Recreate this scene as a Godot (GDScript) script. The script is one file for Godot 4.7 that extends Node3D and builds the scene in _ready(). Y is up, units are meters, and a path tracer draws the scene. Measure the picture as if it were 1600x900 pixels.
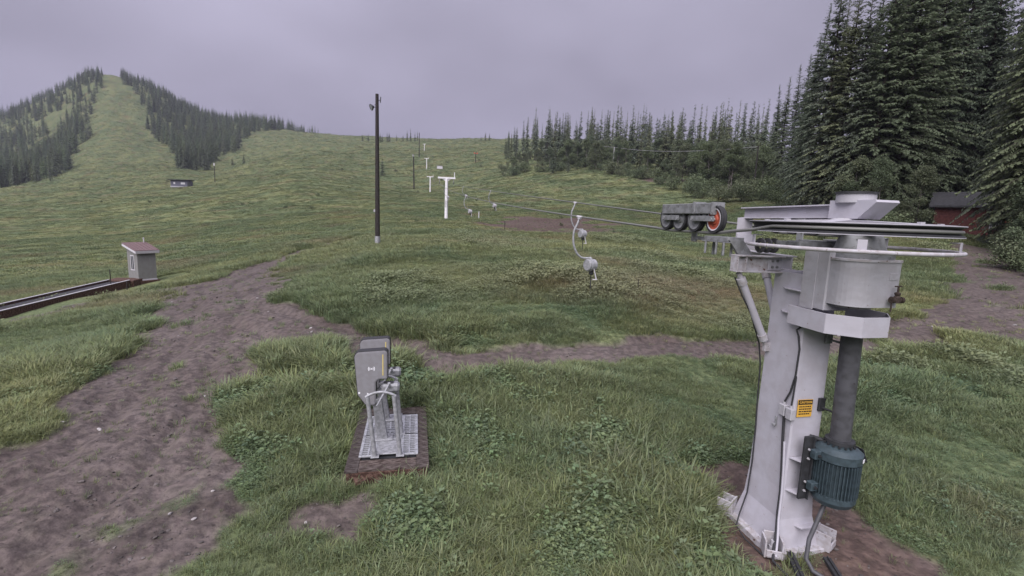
extends Node3D
# A platter lift's drive station on a wet green ski slope under an overcast sky.

var H := 4.2
var rng := RandomNumberGenerator.new()
var taken := {}
var M := {}

class Mb:
	var v := PackedVector3Array()
	var n := PackedVector3Array()
	var c := PackedColorArray()
	var use_color := false
	var col := Color(1, 1, 1)
	func tri(a: Vector3, b: Vector3, d: Vector3, hint := Vector3.ZERO) -> void:
		var nn := (d - a).cross(b - a)
		if hint != Vector3.ZERO and nn.dot(hint) < 0:
			var t := b
			b = d
			d = t
			nn = -nn
		nn = nn.normalized()
		v.push_back(a); v.push_back(b); v.push_back(d)
		n.push_back(nn); n.push_back(nn); n.push_back(nn)
		if use_color:
			c.push_back(col); c.push_back(col); c.push_back(col)
	func tri_n(a: Vector3, b: Vector3, d: Vector3, na: Vector3, nb: Vector3, nd: Vector3) -> void:
		if (d - a).cross(b - a).dot(na + nb + nd) < 0:
			var t := b; b = d; d = t
			t = nb; nb = nd; nd = t
		v.push_back(a); v.push_back(b); v.push_back(d)
		n.push_back(na); n.push_back(nb); n.push_back(nd)
		if use_color:
			c.push_back(col); c.push_back(col); c.push_back(col)
	func quad(a: Vector3, b: Vector3, d: Vector3, e: Vector3, hint := Vector3.ZERO) -> void:
		tri(a, b, d, hint)
		tri(a, d, e, hint)
	func box(at: Vector3, size: Vector3, bs := Basis.IDENTITY, ch := 0.0) -> Mb:
		var h := size * 0.5
		var k: float = minf(ch, minf(h.x, minf(h.y, h.z)) * 0.9)
		var ax := [bs.x, bs.y, bs.z]
		var hs := [h.x, h.y, h.z]
		for i in 3:
			for s in [-1.0, 1.0]:
				var j := (i + 1) % 3
				var m := (i + 2) % 3
				var o: Vector3 = at + ax[i] * (hs[i] * s)
				var p: Vector3 = ax[j] * (hs[j] - k)
				var q: Vector3 = ax[m] * (hs[m] - k)
				quad(o + p + q, o + p - q, o - p - q, o - p + q, ax[i] * s)
		if k > 0.0:
			for i in 3:
				var j := (i + 1) % 3
				var m := (i + 2) % 3
				for s in [-1.0, 1.0]:
					for t in [-1.0, 1.0]:
						var a: Vector3 = at + ax[i] * (hs[i] * s) + ax[j] * ((hs[j] - k) * t)
						var b: Vector3 = at + ax[i] * ((hs[i] - k) * s) + ax[j] * (hs[j] * t)
						var w: Vector3 = ax[m] * (hs[m] - k)
						quad(a - w, a + w, b + w, b - w, ax[i] * s + ax[j] * t)
			for s in [-1.0, 1.0]:
				for t in [-1.0, 1.0]:
					for u in [-1.0, 1.0]:
						tri(at + ax[0] * (hs[0] * s) + ax[1] * ((hs[1] - k) * t) + ax[2] * ((hs[2] - k) * u),
							at + ax[0] * ((hs[0] - k) * s) + ax[1] * (hs[1] * t) + ax[2] * ((hs[2] - k) * u),
							at + ax[0] * ((hs[0] - k) * s) + ax[1] * ((hs[1] - k) * t) + ax[2] * (hs[2] * u), ax[0] * s + ax[1] * t + ax[2] * u)
		return self
	func cyl(a: Vector3, b: Vector3, ra: float, rb: float, seg := 12, caps := true) -> Mb:
		var d := (b - a).normalized()
		var x := d.cross(Vector3(0.31, 0.17, 0.94) if absf(d.z) < 0.9 else Vector3.UP).normalized()
		var y := d.cross(x)
		for i in seg:
			var t0 := TAU * i / seg
			var t1 := TAU * (i + 1) / seg
			var n0 := x * cos(t0) + y * sin(t0)
			var n1 := x * cos(t1) + y * sin(t1)
			tri_n(a + n0 * ra, b + n0 * rb, b + n1 * rb, n0, n0, n1)
			tri_n(a + n0 * ra, b + n1 * rb, a + n1 * ra, n0, n1, n1)
			if caps:
				if ra > 0.0: tri(a, a + n0 * ra, a + n1 * ra, -d)
				if rb > 0.0: tri(b, b + n0 * rb, b + n1 * rb, d)
		return self
	func tube(p: PackedVector3Array, r: float, seg := 8, closed := false, r_end := -1.0) -> Mb:
		var k := p.size()
		var rings := []
		var up := Vector3(0.21, 0.9, 0.37).normalized()
		for i in k:
			var a := p[(i - 1 + k) % k] if closed else p[maxi(i - 1, 0)]
			var b := p[(i + 1) % k] if closed else p[mini(i + 1, k - 1)]
			var d := (b - a).normalized()
			var x := (up - d * up.dot(d)).normalized()
			var y := d.cross(x)
			up = x
			var ring := []
			for j in seg:
				var t := TAU * j / seg
				ring.append(x * cos(t) + y * sin(t))
			rings.append(ring)
		for i in (k if closed else k - 1):
			var i2 := (i + 1) % k
			var q0 := r if r_end < 0.0 else lerpf(r, r_end, float(i) / (k - 1))
			var q1 := r if r_end < 0.0 else lerpf(r, r_end, float(i + 1) / (k - 1))
			for j in seg:
				var j2 := (j + 1) % seg
				var n0: Vector3 = rings[i][j]
				var n1: Vector3 = rings[i][j2]
				var m0: Vector3 = rings[i2][j]
				var m1: Vector3 = rings[i2][j2]
				tri_n(p[i] + n0 * q0, p[i2] + m0 * q1, p[i2] + m1 * q1, n0, m0, m1)
				tri_n(p[i] + n0 * q0, p[i2] + m1 * q1, p[i] + n1 * q0, n0, m1, n1)
		if not closed:
			for j in seg:
				tri(p[0], p[0] + rings[0][j] * r, p[0] + rings[0][(j + 1) % seg] * r, p[0] - p[1])
				var re := r if r_end < 0.0 else r_end
				tri(p[k - 1], p[k - 1] + rings[k - 1][j] * re, p[k - 1] + rings[k - 1][(j + 1) % seg] * re, p[k - 1] - p[k - 2])
		return self
	# profile of (radius, along) pairs turned about the axis at o
	func lathe(o: Vector3, axis: Vector3, prof: Array, seg := 32) -> Mb:
		var d := axis.normalized()
		var x := d.cross(Vector3(0.31, 0.17, 0.94) if absf(d.z) < 0.9 else Vector3.UP).normalized()
		var y := d.cross(x)
		for i in prof.size() - 1:
			var a: Vector2 = prof[i]
			var b: Vector2 = prof[i + 1]
			var e := b - a
			var nr := Vector2(e.y, -e.x).normalized()
			for j in seg:
				var t0 := TAU * j / seg
				var t1 := TAU * (j + 1) / seg
				var r0 := x * cos(t0) + y * sin(t0)
				var r1 := x * cos(t1) + y * sin(t1)
				var n0 := r0 * nr.x + d * nr.y
				var n1 := r1 * nr.x + d * nr.y
				var A := o + r0 * a.x + d * a.y
				var B := o + r0 * b.x + d * b.y
				var C := o + r1 * b.x + d * b.y
				var D := o + r1 * a.x + d * a.y
				if b.x > 0.0001: tri_n(A, B, C, n0, n0, n1)
				if a.x > 0.0001: tri_n(A, C, D, n0, n1, n1)
		return self
	# polygon in the plane of ax and ay, pushed out along az from -half to +half
	func prism(poly: PackedVector2Array, o: Vector3, ax: Vector3, ay: Vector3, az: Vector3, half: float) -> Mb:
		var k := poly.size()
		var idx := Geometry2D.triangulate_polygon(poly)
		for s in [-1.0, 1.0]:
			for i in range(0, idx.size(), 3):
				tri(o + ax * poly[idx[i]].x + ay * poly[idx[i]].y + az * (half * s), o + ax * poly[idx[i + 1]].x + ay * poly[idx[i + 1]].y + az * (half * s), o + ax * poly[idx[i + 2]].x + ay * poly[idx[i + 2]].y + az * (half * s), az * s)
		var ccw := not Geometry2D.is_polygon_clockwise(poly)
		for i in k:
			var a := poly[i]
			var b := poly[(i + 1) % k]
			var e := b - a
			var nn := Vector2(e.y, -e.x) * (1.0 if ccw else -1.0)
			var A := o + ax * a.x + ay * a.y
			var B := o + ax * b.x + ay * b.y
			quad(A - az * half, B - az * half, B + az * half, A + az * half, ax * nn.x + ay * nn.y)
		return self
	# sections: arrays of the same number of points, joined by quads about the middle line
	func loft(secs: Array, caps := true) -> Mb:
		for i in secs.size() - 1:
			var A: PackedVector3Array = secs[i]
			var B: PackedVector3Array = secs[i + 1]
			var mid := Vector3.ZERO
			for p in A: mid += p
			for p in B: mid += p
			mid /= A.size() + B.size()
			for j in A.size():
				var k := (j + 1) % A.size()
				var hint := (A[j] + A[k] + B[j] + B[k]) * 0.25 - mid
				quad(A[j], A[k], B[k], B[j], hint)
		if caps:
			for e in [0, secs.size() - 1]:
				var A: PackedVector3Array = secs[e]
				var mid := Vector3.ZERO
				for p in A: mid += p
				mid /= A.size()
				var O: PackedVector3Array = secs[1 if e == 0 else e - 1]
				for j in A.size():
					tri(mid, A[j], A[(j + 1) % A.size()], A[0] - O[0])
		return self
	func mesh() -> ArrayMesh:
		var arr := []
		arr.resize(Mesh.ARRAY_MAX)
		arr[Mesh.ARRAY_VERTEX] = v
		arr[Mesh.ARRAY_NORMAL] = n
		if use_color: arr[Mesh.ARRAY_COLOR] = c
		var m := ArrayMesh.new()
		m.add_surface_from_arrays(Mesh.PRIMITIVE_TRIANGLES, arr)
		return m

# ------------------------------------------------------------------ naming
func numbered(called: String) -> String:
	var k: int = taken.get(called, 0)
	taken[called] = k + 1
	return called if k == 0 else "%s_%03d" % [called, k]

func tag(o: Node, label: String, category: String, group := "") -> Node:
	o.set_meta("label", label)
	o.set_meta("category", category)
	if group: o.set_meta("group", group)
	return o

func base(called: String, at := Vector3.ZERO, turn := 0.0) -> Node3D:
	var o := Node3D.new()
	o.name = numbered(called)
	add_child(o)
	o.position = at
	o.rotation.y = turn
	return o

func part(called: String, mb, mat: Material, parent: Node) -> MeshInstance3D:
	var o := MeshInstance3D.new()
	o.name = called if parent != self else numbered(called)
	var m: Mesh = mb.mesh() if mb is Mb else mb
	o.mesh = m
	o.material_override = mat
	parent.add_child(o, true)
	return o

# ------------------------------------------------------------------ materials
func lin(r: float, g: float, b: float) -> Color:
	return Color(r, g, b).linear_to_srgb()

func noise_image(size: int, freq: float, sd: int, oct := 4, kind := FastNoiseLite.TYPE_SIMPLEX_SMOOTH) -> Image:
	var f := FastNoiseLite.new()
	f.seed = sd
	f.noise_type = kind
	f.frequency = freq
	f.fractal_octaves = oct
	return f.get_seamless_image(size, size)

# a seamless texture that runs from colour a to colour b, with specks of s where a second noise peaks
func blend_tex(size: int, freq: float, sd: int, a: Color, b: Color, s := Color(0, 0, 0, 0), speck := 2.0, sfreq := 0.08) -> ImageTexture:
	var im := noise_image(size, freq, sd)
	var sp := noise_image(size, sfreq, sd + 7, 3)
	var out := Image.create(size, size, true, Image.FORMAT_RGB8)
	for y in size:
		for x in size:
			var t := im.get_pixel(x, y).r
			var q := a.lerp(b, smoothstep(0.25, 0.75, t))
			if sp.get_pixel(x, y).r > speck: q = q.lerp(s, 0.8)
			out.set_pixel(x, y, q)
	out.generate_mipmaps()
	return ImageTexture.create_from_image(out)

func bump_tex(size: int, freq: float, sd: int, oct: int, strength: float) -> ImageTexture:
	var im := noise_image(size, freq, sd, oct)
	im.convert(Image.FORMAT_RGBA8)
	im.bump_map_to_normal_map(strength)
	return ImageTexture.create_from_image(im)

func mat(color: Color, rough := 0.8, metal := 0.0, tex: Texture2D = null, scale := 1.0, bump: Texture2D = null, bump_amount := 0.5, world := false) -> StandardMaterial3D:
	var m := StandardMaterial3D.new()
	m.albedo_color = color
	m.roughness = rough
	m.metallic = metal
	m.metallic_specular = 0.4
	if tex or bump:
		m.uv1_triplanar = true
		m.uv1_world_triplanar = world
		m.uv1_scale = Vector3.ONE * scale
	if tex: m.albedo_texture = tex
	if bump:
		m.normal_enabled = true
		m.normal_texture = bump
		m.normal_scale = bump_amount
	return m

func leaf_mat(color: Color, glow := 0.25) -> StandardMaterial3D:
	var m := StandardMaterial3D.new()
	m.albedo_color = color
	m.roughness = 0.75
	m.metallic_specular = 0.25
	m.vertex_color_use_as_albedo = true
	m.cull_mode = BaseMaterial3D.CULL_DISABLED
	m.backlight_enabled = true
	m.backlight = Color(glow, glow, glow)
	return m

func make_materials() -> void:
	var grime := blend_tex(256, 0.012, 3, Color(1, 1, 1), Color(0.965, 0.96, 0.955), Color(0.6, 0.48, 0.4), 0.94, 0.06)
	var grime2 := blend_tex(256, 0.02, 13, Color(1, 1, 1), Color(0.84, 0.84, 0.83), Color(0.62, 0.58, 0.55), 0.88, 0.03)
	var fine := bump_tex(256, 0.03, 5, 4, 3.0)
	var rusty := blend_tex(256, 0.02, 8, Color(1, 1, 1), Color(0.9, 0.88, 0.86), Color(0.42, 0.25, 0.17), 0.87, 0.03)
	M.white = mat(lin(0.42, 0.41, 0.455), 0.5, 0.0, grime, 0.9, fine, 0.15)
	M.tower = mat(lin(0.70, 0.69, 0.72), 0.5, 0.0, grime, 0.9)
	M.white_rust = mat(lin(0.42, 0.41, 0.44), 0.55, 0.0, rusty, 1.6, fine, 0.2)
	M.cast = mat(lin(0.36, 0.355, 0.38), 0.6, 0.0, grime, 1.1, fine, 0.3)
	M.grey = mat(lin(0.22, 0.225, 0.235), 0.55, 0.0, grime2, 1.5, fine, 0.3)
	M.galv = mat(lin(0.35, 0.355, 0.375), 0.5, 0.2, grime2, 2.0, fine, 0.2)
	M.alu = mat(lin(0.42, 0.43, 0.46), 0.45, 0.35, grime2, 2.0)
	M.dark = mat(lin(0.035, 0.036, 0.04), 0.6, 0.0, grime2, 1.5, fine, 0.3)
	M.shaft = mat(lin(0.085, 0.085, 0.095), 0.5, 0.1, grime2, 1.2, fine, 0.2)
	M.rubber = mat(lin(0.032, 0.032, 0.035), 0.85)
	M.red_disc = mat(lin(0.42, 0.09, 0.05), 0.6, 0.0, grime2, 3.0)
	M.motor = mat(lin(0.050, 0.072, 0.085), 0.5, 0.0, grime2, 2.0, fine, 0.2)
	M.brown_metal = mat(lin(0.06, 0.045, 0.038), 0.7, 0.2, rusty, 3.0)
	M.yellow = mat(lin(0.62, 0.36, 0.06), 0.6, 0.0, grime, 4.0)
	M.black = mat(lin(0.015, 0.015, 0.016), 0.6)
	M.rope = mat(lin(0.20, 0.20, 0.19), 0.55, 0.4)
	M.plastic = mat(lin(0.22, 0.217, 0.23), 0.5, 0.0, grime, 2.0)
	M.plastic_dark = mat(lin(0.03, 0.03, 0.032), 0.5)
	M.print_white = mat(lin(0.75, 0.75, 0.78), 0.5)
	M.stripe = mat(lin(0.62, 0.5, 0.16), 0.5)
	var plank_tex := blend_tex(256, 0.02, 31, Color(1, 1, 1), Color(0.62, 0.58, 0.56), Color(0.4, 0.36, 0.33), 0.78, 0.05)
	M.plank = []
	for k in 4:
		var pm := mat(lin(0.085 + 0.012 * k, 0.072 + 0.008 * k, 0.068 + 0.006 * k), 0.75, 0.0, plank_tex, 1.0, fine, 0.6)
		pm.uv1_scale = Vector3(1.2, 5.0, 5.0)
		M.plank.append(pm)
	M.timber = mat(lin(0.12, 0.07, 0.055), 0.85, 0.0, plank_tex, 2.0, fine, 0.6)
	M.pole_wood = mat(lin(0.042, 0.037, 0.037), 0.85, 0.0, plank_tex, 1.5, fine, 0.8)
	M.shed_wall = mat(lin(0.20, 0.20, 0.195), 0.8, 0.0, grime, 0.7, fine, 0.1)
	M.shed_roof = mat(lin(0.17, 0.115, 0.118), 0.7, 0.0, grime2, 1.0, fine, 0.3)
	M.trim = mat(lin(0.52, 0.51, 0.54), 0.6, 0.0, grime, 1.0)
	M.glass = mat(lin(0.03, 0.035, 0.04), 0.08)
	M.red_wall = mat(lin(0.105, 0.035, 0.032), 0.8, 0.0, grime2, 0.6, fine, 0.3)
	M.hut_wall = mat(lin(0.13, 0.13, 0.17), 0.8, 0.0, grime2, 0.5)
	M.hut_roof = mat(lin(0.05, 0.05, 0.055), 0.8, 0.0, grime2, 0.5)
	M.belt = mat(lin(0.05, 0.048, 0.055), 0.8, 0.0, grime2, 1.0)
	M.lamp_head = mat(lin(0.10, 0.10, 0.11), 0.4, 0.5)
	M.lens = mat(lin(0.25, 0.26, 0.28), 0.1)
	M.bark = mat(lin(0.075, 0.062, 0.055), 0.9, 0.0, plank_tex, 0.8, fine, 0.8)
	M.bark_pale = mat(lin(0.20, 0.19, 0.175), 0.9, 0.0, plank_tex, 0.8, fine, 0.8)
	# soil and turf carry their colour in the vertices; the textures add grain
	var grain := blend_tex(512, 0.02, 41, Color(1, 1, 1), Color(0.78, 0.78, 0.78), Color(0.6, 0.6, 0.6), 0.8, 0.05)
	var clod := bump_tex(512, 0.02, 43, 5, 10.0)
	var clod2 := bump_tex(512, 0.012, 47, 5, 14.0)
	M.turf = mat(Color(1, 1, 1), 0.95, 0.0, grain, 0.45, clod, 0.4, true)
	M.soil = mat(Color(1, 1, 1), 0.66, 0.0, grain, 0.36, clod, 0.8, true)
	M.earth = mat(Color(1, 1, 1), 1.0, 0.0, grain, 0.2, clod, 1.0, true)
	M.hill = mat(lin(0.8, 0.8, 0.8), 1.0, 0.0, grain, 0.05, clod2, 0.35, true)  # darker tint paints in the plant shading that the far slope lacks
	for k in ["turf", "soil", "hill", "earth"]:
		M[k].vertex_color_use_as_albedo = true
		M[k].metallic_specular = 0.35 if k == "soil" else 0.15
	M.blade = leaf_mat(Color(1, 1, 1), 0.8)
	M.conifer = []
	for q in [[0.140, 0.172, 0.108], [0.155, 0.184, 0.108], [0.122, 0.154, 0.108], [0.168, 0.190, 0.112], [0.140, 0.166, 0.122]]:
		M.conifer.append(leaf_mat(lin(q[0], q[1], q[2]), 0.9))
	M.broad = []
	for q in [[0.140, 0.172, 0.098], [0.122, 0.154, 0.094], [0.148, 0.170, 0.106]]:
		M.broad.append(leaf_mat(lin(q[0], q[1], q[2]), 0.7))
	M.stone = mat(lin(0.30, 0.28, 0.28), 0.85, 0.0, grime2, 3.0, fine, 0.5)
	M.stone.vertex_color_use_as_albedo = true
	M.cloth_red = mat(lin(0.45, 0.08, 0.05), 0.8)

# ------------------------------------------------------------------ land
var LD := [3.0, 7.0, 13.0, 21.0, 32.0, 48.0, 78.0, 118.0, 160.0, 228.0, 320.0, 470.0, 640.0, 960.0, 1500.0]
var LU := [-1.281, -1.078, -0.942, -0.834, -0.739, -0.631, -0.523, -0.429, -0.216, -0.004, 0.196, 0.396, 0.593, 0.788, 1.055, 1.32]
var LH := [
	[0.0, 0.0, -0.62, -1.77, -2.43, -2.98, -3.25, -2.98, -1.51, 1.15, 5.77, 18.69, 50.24, 127.92, 87.92],
	[0.0, 0.0, -0.46, -1.32, -1.98, -2.44, -2.39, -1.85, 0.22, 3.9, 9.61, 24.9, 58.58, 143.83, 103.83],
	[0.0, 0.0, -0.32, -0.92, -1.61, -2.09, -1.82, -0.83, 1.58, 6.42, 14.78, 37.85, 83.25, 197.89, 157.89],
	[0.0, 0.0, -0.24, -0.69, -1.44, -1.84, -1.42, -0.09, 2.8, 8.73, 19.65, 50.87, 107.87, 240.94, 200.94],
	[0.0, 0.0, -0.12, -0.33, -1.07, -1.29, -0.76, 0.91, 4.56, 10.93, 21.88, 48.75, 97.87, 221.64, 181.64],
	[0.0, 0.0, 0.07, 0.19, -0.47, -0.4, 0.36, 2.58, 6.6, 13.22, 23.85, 45.05, 84.08, 169.52, 129.52],
	[0.0, 0.0, 0.2, 0.56, 0.18, 0.36, 1.37, 3.94, 8.42, 16.39, 29.08, 52.67, 88.73, 157.36, 117.36],
	[0.0, 0.0, 0.29, 0.83, 0.71, 0.9, 2.13, 5.08, 9.96, 18.85, 32.92, 58.86, 92.3, 143.54, 103.54],
	[0.0, 0.0, 0.43, 1.22, 1.9, 2.14, 3.32, 5.94, 9.26, 14.64, 32.35, 61.58, 95.17, 133.44, 73.44],
	[0.0, 0.0, 0.48, 1.38, 1.96, 2.12, 3.58, 6.8, 12.26, 22.98, 40.68, 69.59, 100.43, 137.75, 77.75],
	[0.0, 0.0, 0.51, 1.47, 1.72, 2.07, 4.12, 8.66, 16.41, 29.4, 47.61, 75.59, 103.81, 141.64, 81.64],
	[0.0, 0.0, 0.42, 1.19, 1.3, 1.77, 4.34, 10.37, 17.88, 28.89, 42.89, 66.34, 93.62, 132.32, 92.32],
	[0.0, 0.0, 0.31, 0.88, 1.22, 2.73, 7.1, 11.92, 17.72, 26.37, 38.14, 57.02, 80.16, 114.51, 74.51],
	[0.0, 0.0, 0.22, 0.63, 1.41, 3.94, 6.11, 9.53, 13.89, 20.35, 28.9, 42.28, 58.49, 88.08, 48.08],
	[0.0, 0.0, 0.28, 0.8, 1.79, 3.0, 4.69, 7.55, 10.81, 15.96, 22.76, 33.87, 47.06, 72.17, 32.17],
	[0.0, 0.0, 0.28, 0.8, 1.83, 3.06, 4.79, 7.55, 10.81, 15.96, 22.76, 33.86, 47.04, 70.92, 30.92],
]
const GU := 220
const GD := 260
var hg := PackedFloat32Array()
var n1 := FastNoiseLite.new()
var n2 := FastNoiseLite.new()
var n3 := FastNoiseLite.new()
var n4 := FastNoiseLite.new()

func herm(xs: Array, ys: Array, x: float) -> float:
	var n := xs.size()
	x = clampf(x, xs[0], xs[n - 1])
	var i := 0
	while i < n - 2 and x > xs[i + 1]: i += 1
	var h: float = xs[i + 1] - xs[i]
	var s: float = (x - xs[i]) / h
	var i0 := maxi(i - 1, 0)
	var i3 := mini(i + 2, n - 1)
	var a: float = (ys[i + 1] - ys[i0]) / (xs[i + 1] - xs[i0])
	var b: float = (ys[i3] - ys[i]) / (xs[i3] - xs[i])
	return (2 * s * s * s - 3 * s * s + 1) * ys[i] + (s * s * s - 2 * s * s + s) * h * a + (-2 * s * s * s + 3 * s * s) * ys[i + 1] + (s * s * s - s * s) * h * b

func prepare_land() -> void:
	n1.seed = 11; n1.frequency = 0.11; n1.fractal_octaves = 3
	n2.seed = 12; n2.frequency = 0.016; n2.fractal_octaves = 4
	n3.seed = 13; n3.frequency = 0.7; n3.fractal_octaves = 4
	n4.seed = 14; n4.frequency = 0.045; n4.fractal_octaves = 3
	var ld := []
	for d in LD: ld.append(log(d))
	hg.resize(GU * GD)
	for j in GD:
		var l: float = lerpf(ld[0], ld[ld.size() - 1], float(j) / (GD - 1))
		var col := []
		for k in LU.size(): col.append(herm(ld, LH[k], l))
		for i in GU:
			hg[j * GU + i] = herm(LU, col, lerpf(LU[0], LU[LU.size() - 1], float(i) / (GU - 1)))

func smooth_height(x: float, z: float) -> float:
	var d := clampf(-z, 3.0, 1499.0)
	var fu: float = clampf((x / d - LU[0]) / (LU[LU.size() - 1] - LU[0]), 0.0, 0.99999) * (GU - 1)
	var fd: float = clampf(log(d / 3.0) / log(500.0), 0.0, 0.99999) * (GD - 1)
	var i := int(fu)
	var j := int(fd)
	var a := fu - i
	var b := fd - j
	var o := j * GU + i
	return lerpf(lerpf(hg[o], hg[o + 1], a), lerpf(hg[o + GU], hg[o + GU + 1], a), b)

func ground(x: float, z: float) -> float:
	var d := sqrt(x * x + z * z)
	var h := smooth_height(x, z)
	if z > -3.0: return h
	h += n1.get_noise_2d(x, z) * 0.22 * clampf((d - 14.0) / 60.0, 0.0, 1.0)
	if d > 80.0:
		var k := clampf((d - 80.0) / 350.0, 0.0, 1.0)
		h += n2.get_noise_2d(x, z) * 3.2 * k + n4.get_noise_2d(x * 0.7, z * 1.6) * 1.3 * k
	if d < 60.0:
		var m := dirt_at(x, z)
		h += n3.get_noise_2d(x, z) * lerpf(0.03, 0.07, m) + n3.get_noise_2d(x * 3.0, z * 3.0) * 0.035 * m
		if m > 0.0:
			var i := clampi(int((x - MX0) / MS), 0, MW - 2)
			var j := clampi(int((z - MZ0) / MS), 0, MH - 2)
			var fa := (x - MX0) / MS - i
			var fb := (z - MZ0) / MS - j
			var o := j * MW + i
			h -= 0.15 * m * lerpf(lerpf(ruts[o], ruts[o + 1], fa), lerpf(ruts[o + MW], ruts[o + MW + 1], fa), fb)
	return h

# bare earth: polylines (x, z, half width) and blobs
const MX0 := -44.0
const MZ0 := -62.0
const MS := 0.2
const MW := 450
const MH := 300
var mask := PackedFloat32Array()
var ruts := PackedFloat32Array()
var tracks := [
	[[-6.9, -3.0, 2.1], [-6.5, -5.0, 1.7], [-6.6, -7.0, 1.5], [-7.3, -9.3, 1.7], [-8.9, -13.0, 1.9], [-10.6, -17.0, 2.3], [-13.4, -21.8, 2.7], [-16.3, -26.5, 2.9], [-17.4, -33.0, 1.5], [-17.8, -41.0, 1.1], [-14.8, -50.0, 0.9]],
	[[-9.6, -17.2, 1.4], [-6.6, -14.7, 1.35], [-4.4, -13.5, 1.15], [-2.7, -12.6, 1.0], [-0.8, -12.4, 0.95], [0.9, -12.6, 0.85], [3.7, -13.3, 0.75], [6.9, -14.2, 0.9], [10.8, -15.8, 1.2], [15.7, -17.9, 1.9], [21.4, -19.8, 3.0], [30.0, -23.0, 3.4]],
	[[-16.3, -26.5, 2.0], [-21.0, -28.4, 1.2], [-22.2, -25.4, 0.7], [-22.0, -20.4, 0.6]],
	[[21.4, -19.8, 2.6], [33.0, -32.0, 3.0], [50.0, -50.0, 4.0]],
	[[3.75, -6.4, 1.35], [3.95, -5.6, 1.25], [4.2, -4.6, 0.9]],
	[[3.1, -7.6, 0.45], [3.5, -6.9, 0.5]],
	[[-9.4, -46.5, 0.9], [-8.6, -46.8, 0.5]],
	[[0.5, -58.0, 3.0], [6.4, -57.5, 3.0]],
]

func prepare_mask() -> void:
	mask.resize(MW * MH)
	ruts.resize(MW * MH)
	for j in MH:
		for i in MW:
			var p := Vector2(MX0 + i * MS, MZ0 + j * MS)
			var best := 0.0
			var mid := 99.0
			var row := 0
			for t in tracks:
				for k in t.size() - 1:
					var a := Vector2(t[k][0], t[k][1])
					var b := Vector2(t[k + 1][0], t[k + 1][1])
					var ab := b - a
					var s := clampf((p - a).dot(ab) / ab.length_squared(), 0.0, 1.0)
					var w: float = lerpf(t[k][2], t[k + 1][2], s)
					var q := 0.5 + (w - (p - a - ab * s).length()) / 1.7
					if q > best: best = q
					if row < 2: mid = minf(mid, (p - a - ab * s).length())
				row += 1
			var off := mid + n1.get_noise_2d(p.x * 1.3, p.y * 1.3) * 0.35
			ruts[j * MW + i] = exp(-pow((off - 0.78) / 0.2, 2.0)) + 0.6 * exp(-pow((off - 1.45) / 0.22, 2.0))
			# patchy ground right of the track
			var e := 0.56 - Vector2((p.x + 4.0) / 1.6, (p.y + 5.6) / 3.0).length() * 0.3
			e = maxf(e, 0.42 - Vector2((p.x + 6.6) / 2.2, (p.y + 13.5) / 3.5).length() * 0.3)
			mask[j * MW + i] = clampf(maxf(best, e), 0.0, 1.0)

func dirt_at(x: float, z: float) -> float:
	var fx := (x - MX0) / MS
	var fz := (z - MZ0) / MS
	if fx < 0 or fz < 0 or fx >= MW - 1 or fz >= MH - 1: return 0.0
	var i := int(fx)
	var j := int(fz)
	var a := fx - i
	var b := fz - j
	var o := j * MW + i
	var m := lerpf(lerpf(mask[o], mask[o + 1], a), lerpf(mask[o + MW], mask[o + MW + 1], a), b)
	if m <= 0.02: return 0.0
	m += n3.get_noise_2d(x * 0.55 + 40.0, z * 0.55) * 0.75 + n1.get_noise_2d(x * 2.6, z * 2.6) * 0.45
	return smoothstep(0.36, 0.66, m)

func far_bare(x: float, z: float) -> float:
	var w := n1.get_noise_2d(x, z) * 0.5
	var e := 1.0 - Vector2((x - 4.5) / 11.5, (z + 72.0) / 19.0).length() + w
	e = maxf(e, 1.0 - Vector2((x - 50.0) / 12.0, (z + 163.0) / 7.0).length() + w)
	e = maxf(e, 0.6 - Vector2((x - 70.0) / 5.0, (z + 172.0) / 5.0).length() + w)
	return smoothstep(0.1, 0.35, e)

# how brown and dead the sward is, 0 to 1
func dry_at(x: float, z: float) -> float:
	var q := n4.get_noise_2d(x * 1.6 + 90.0, z * 1.6) * 0.9 + n1.get_noise_2d(x + 30.0, z) * 0.5
	var e := q - 0.12
	e = maxf(e, 0.9 - Vector2((x - 7.8) / 6.0, (z + 21.0) / 5.5).length() + q * 0.6)
	e = maxf(e, 0.55 - Vector2((x + 28.0) / 7.0, (z + 42.0) / 8.0).length() + q * 0.6)
	return clampf(e, 0.0, 1.0)

func sward(x: float, z: float, d: float) -> Color:
	var a := n4.get_noise_2d(x, z) * 0.5 + 0.5
	var b := n1.get_noise_2d(x * 1.7, z * 1.7) * 0.5 + 0.5
	var c := Color(0.172, 0.212, 0.110).lerp(Color(0.240, 0.260, 0.126), smoothstep(0.3, 0.75, a))
	c = c.lerp(Color(0.122, 0.180, 0.106), smoothstep(0.45, 0.8, b) * 0.4)
	return c.lerp(Color(0.245, 0.172, 0.118), dry_at(x, z) * 0.8)

func soil(x: float, z: float) -> Color:
	var a := n1.get_noise_2d(x * 2.3, z * 2.3) * 0.5 + 0.5
	var b := n3.get_noise_2d(x * 0.8, z * 0.8) * 0.5 + 0.5
	var c := Color(0.090, 0.070, 0.062).lerp(Color(0.148, 0.122, 0.112), a)
	c = c.lerp(Color(0.052, 0.040, 0.036), smoothstep(0.55, 0.85, b) * 0.7)
	var red := clampf(1.5 - Vector2(x - 3.9, z + 6.0).length() * 0.6, 0.0, 1.0)
	return c.lerp(Color(0.112, 0.072, 0.058), red * 0.75)

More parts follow.
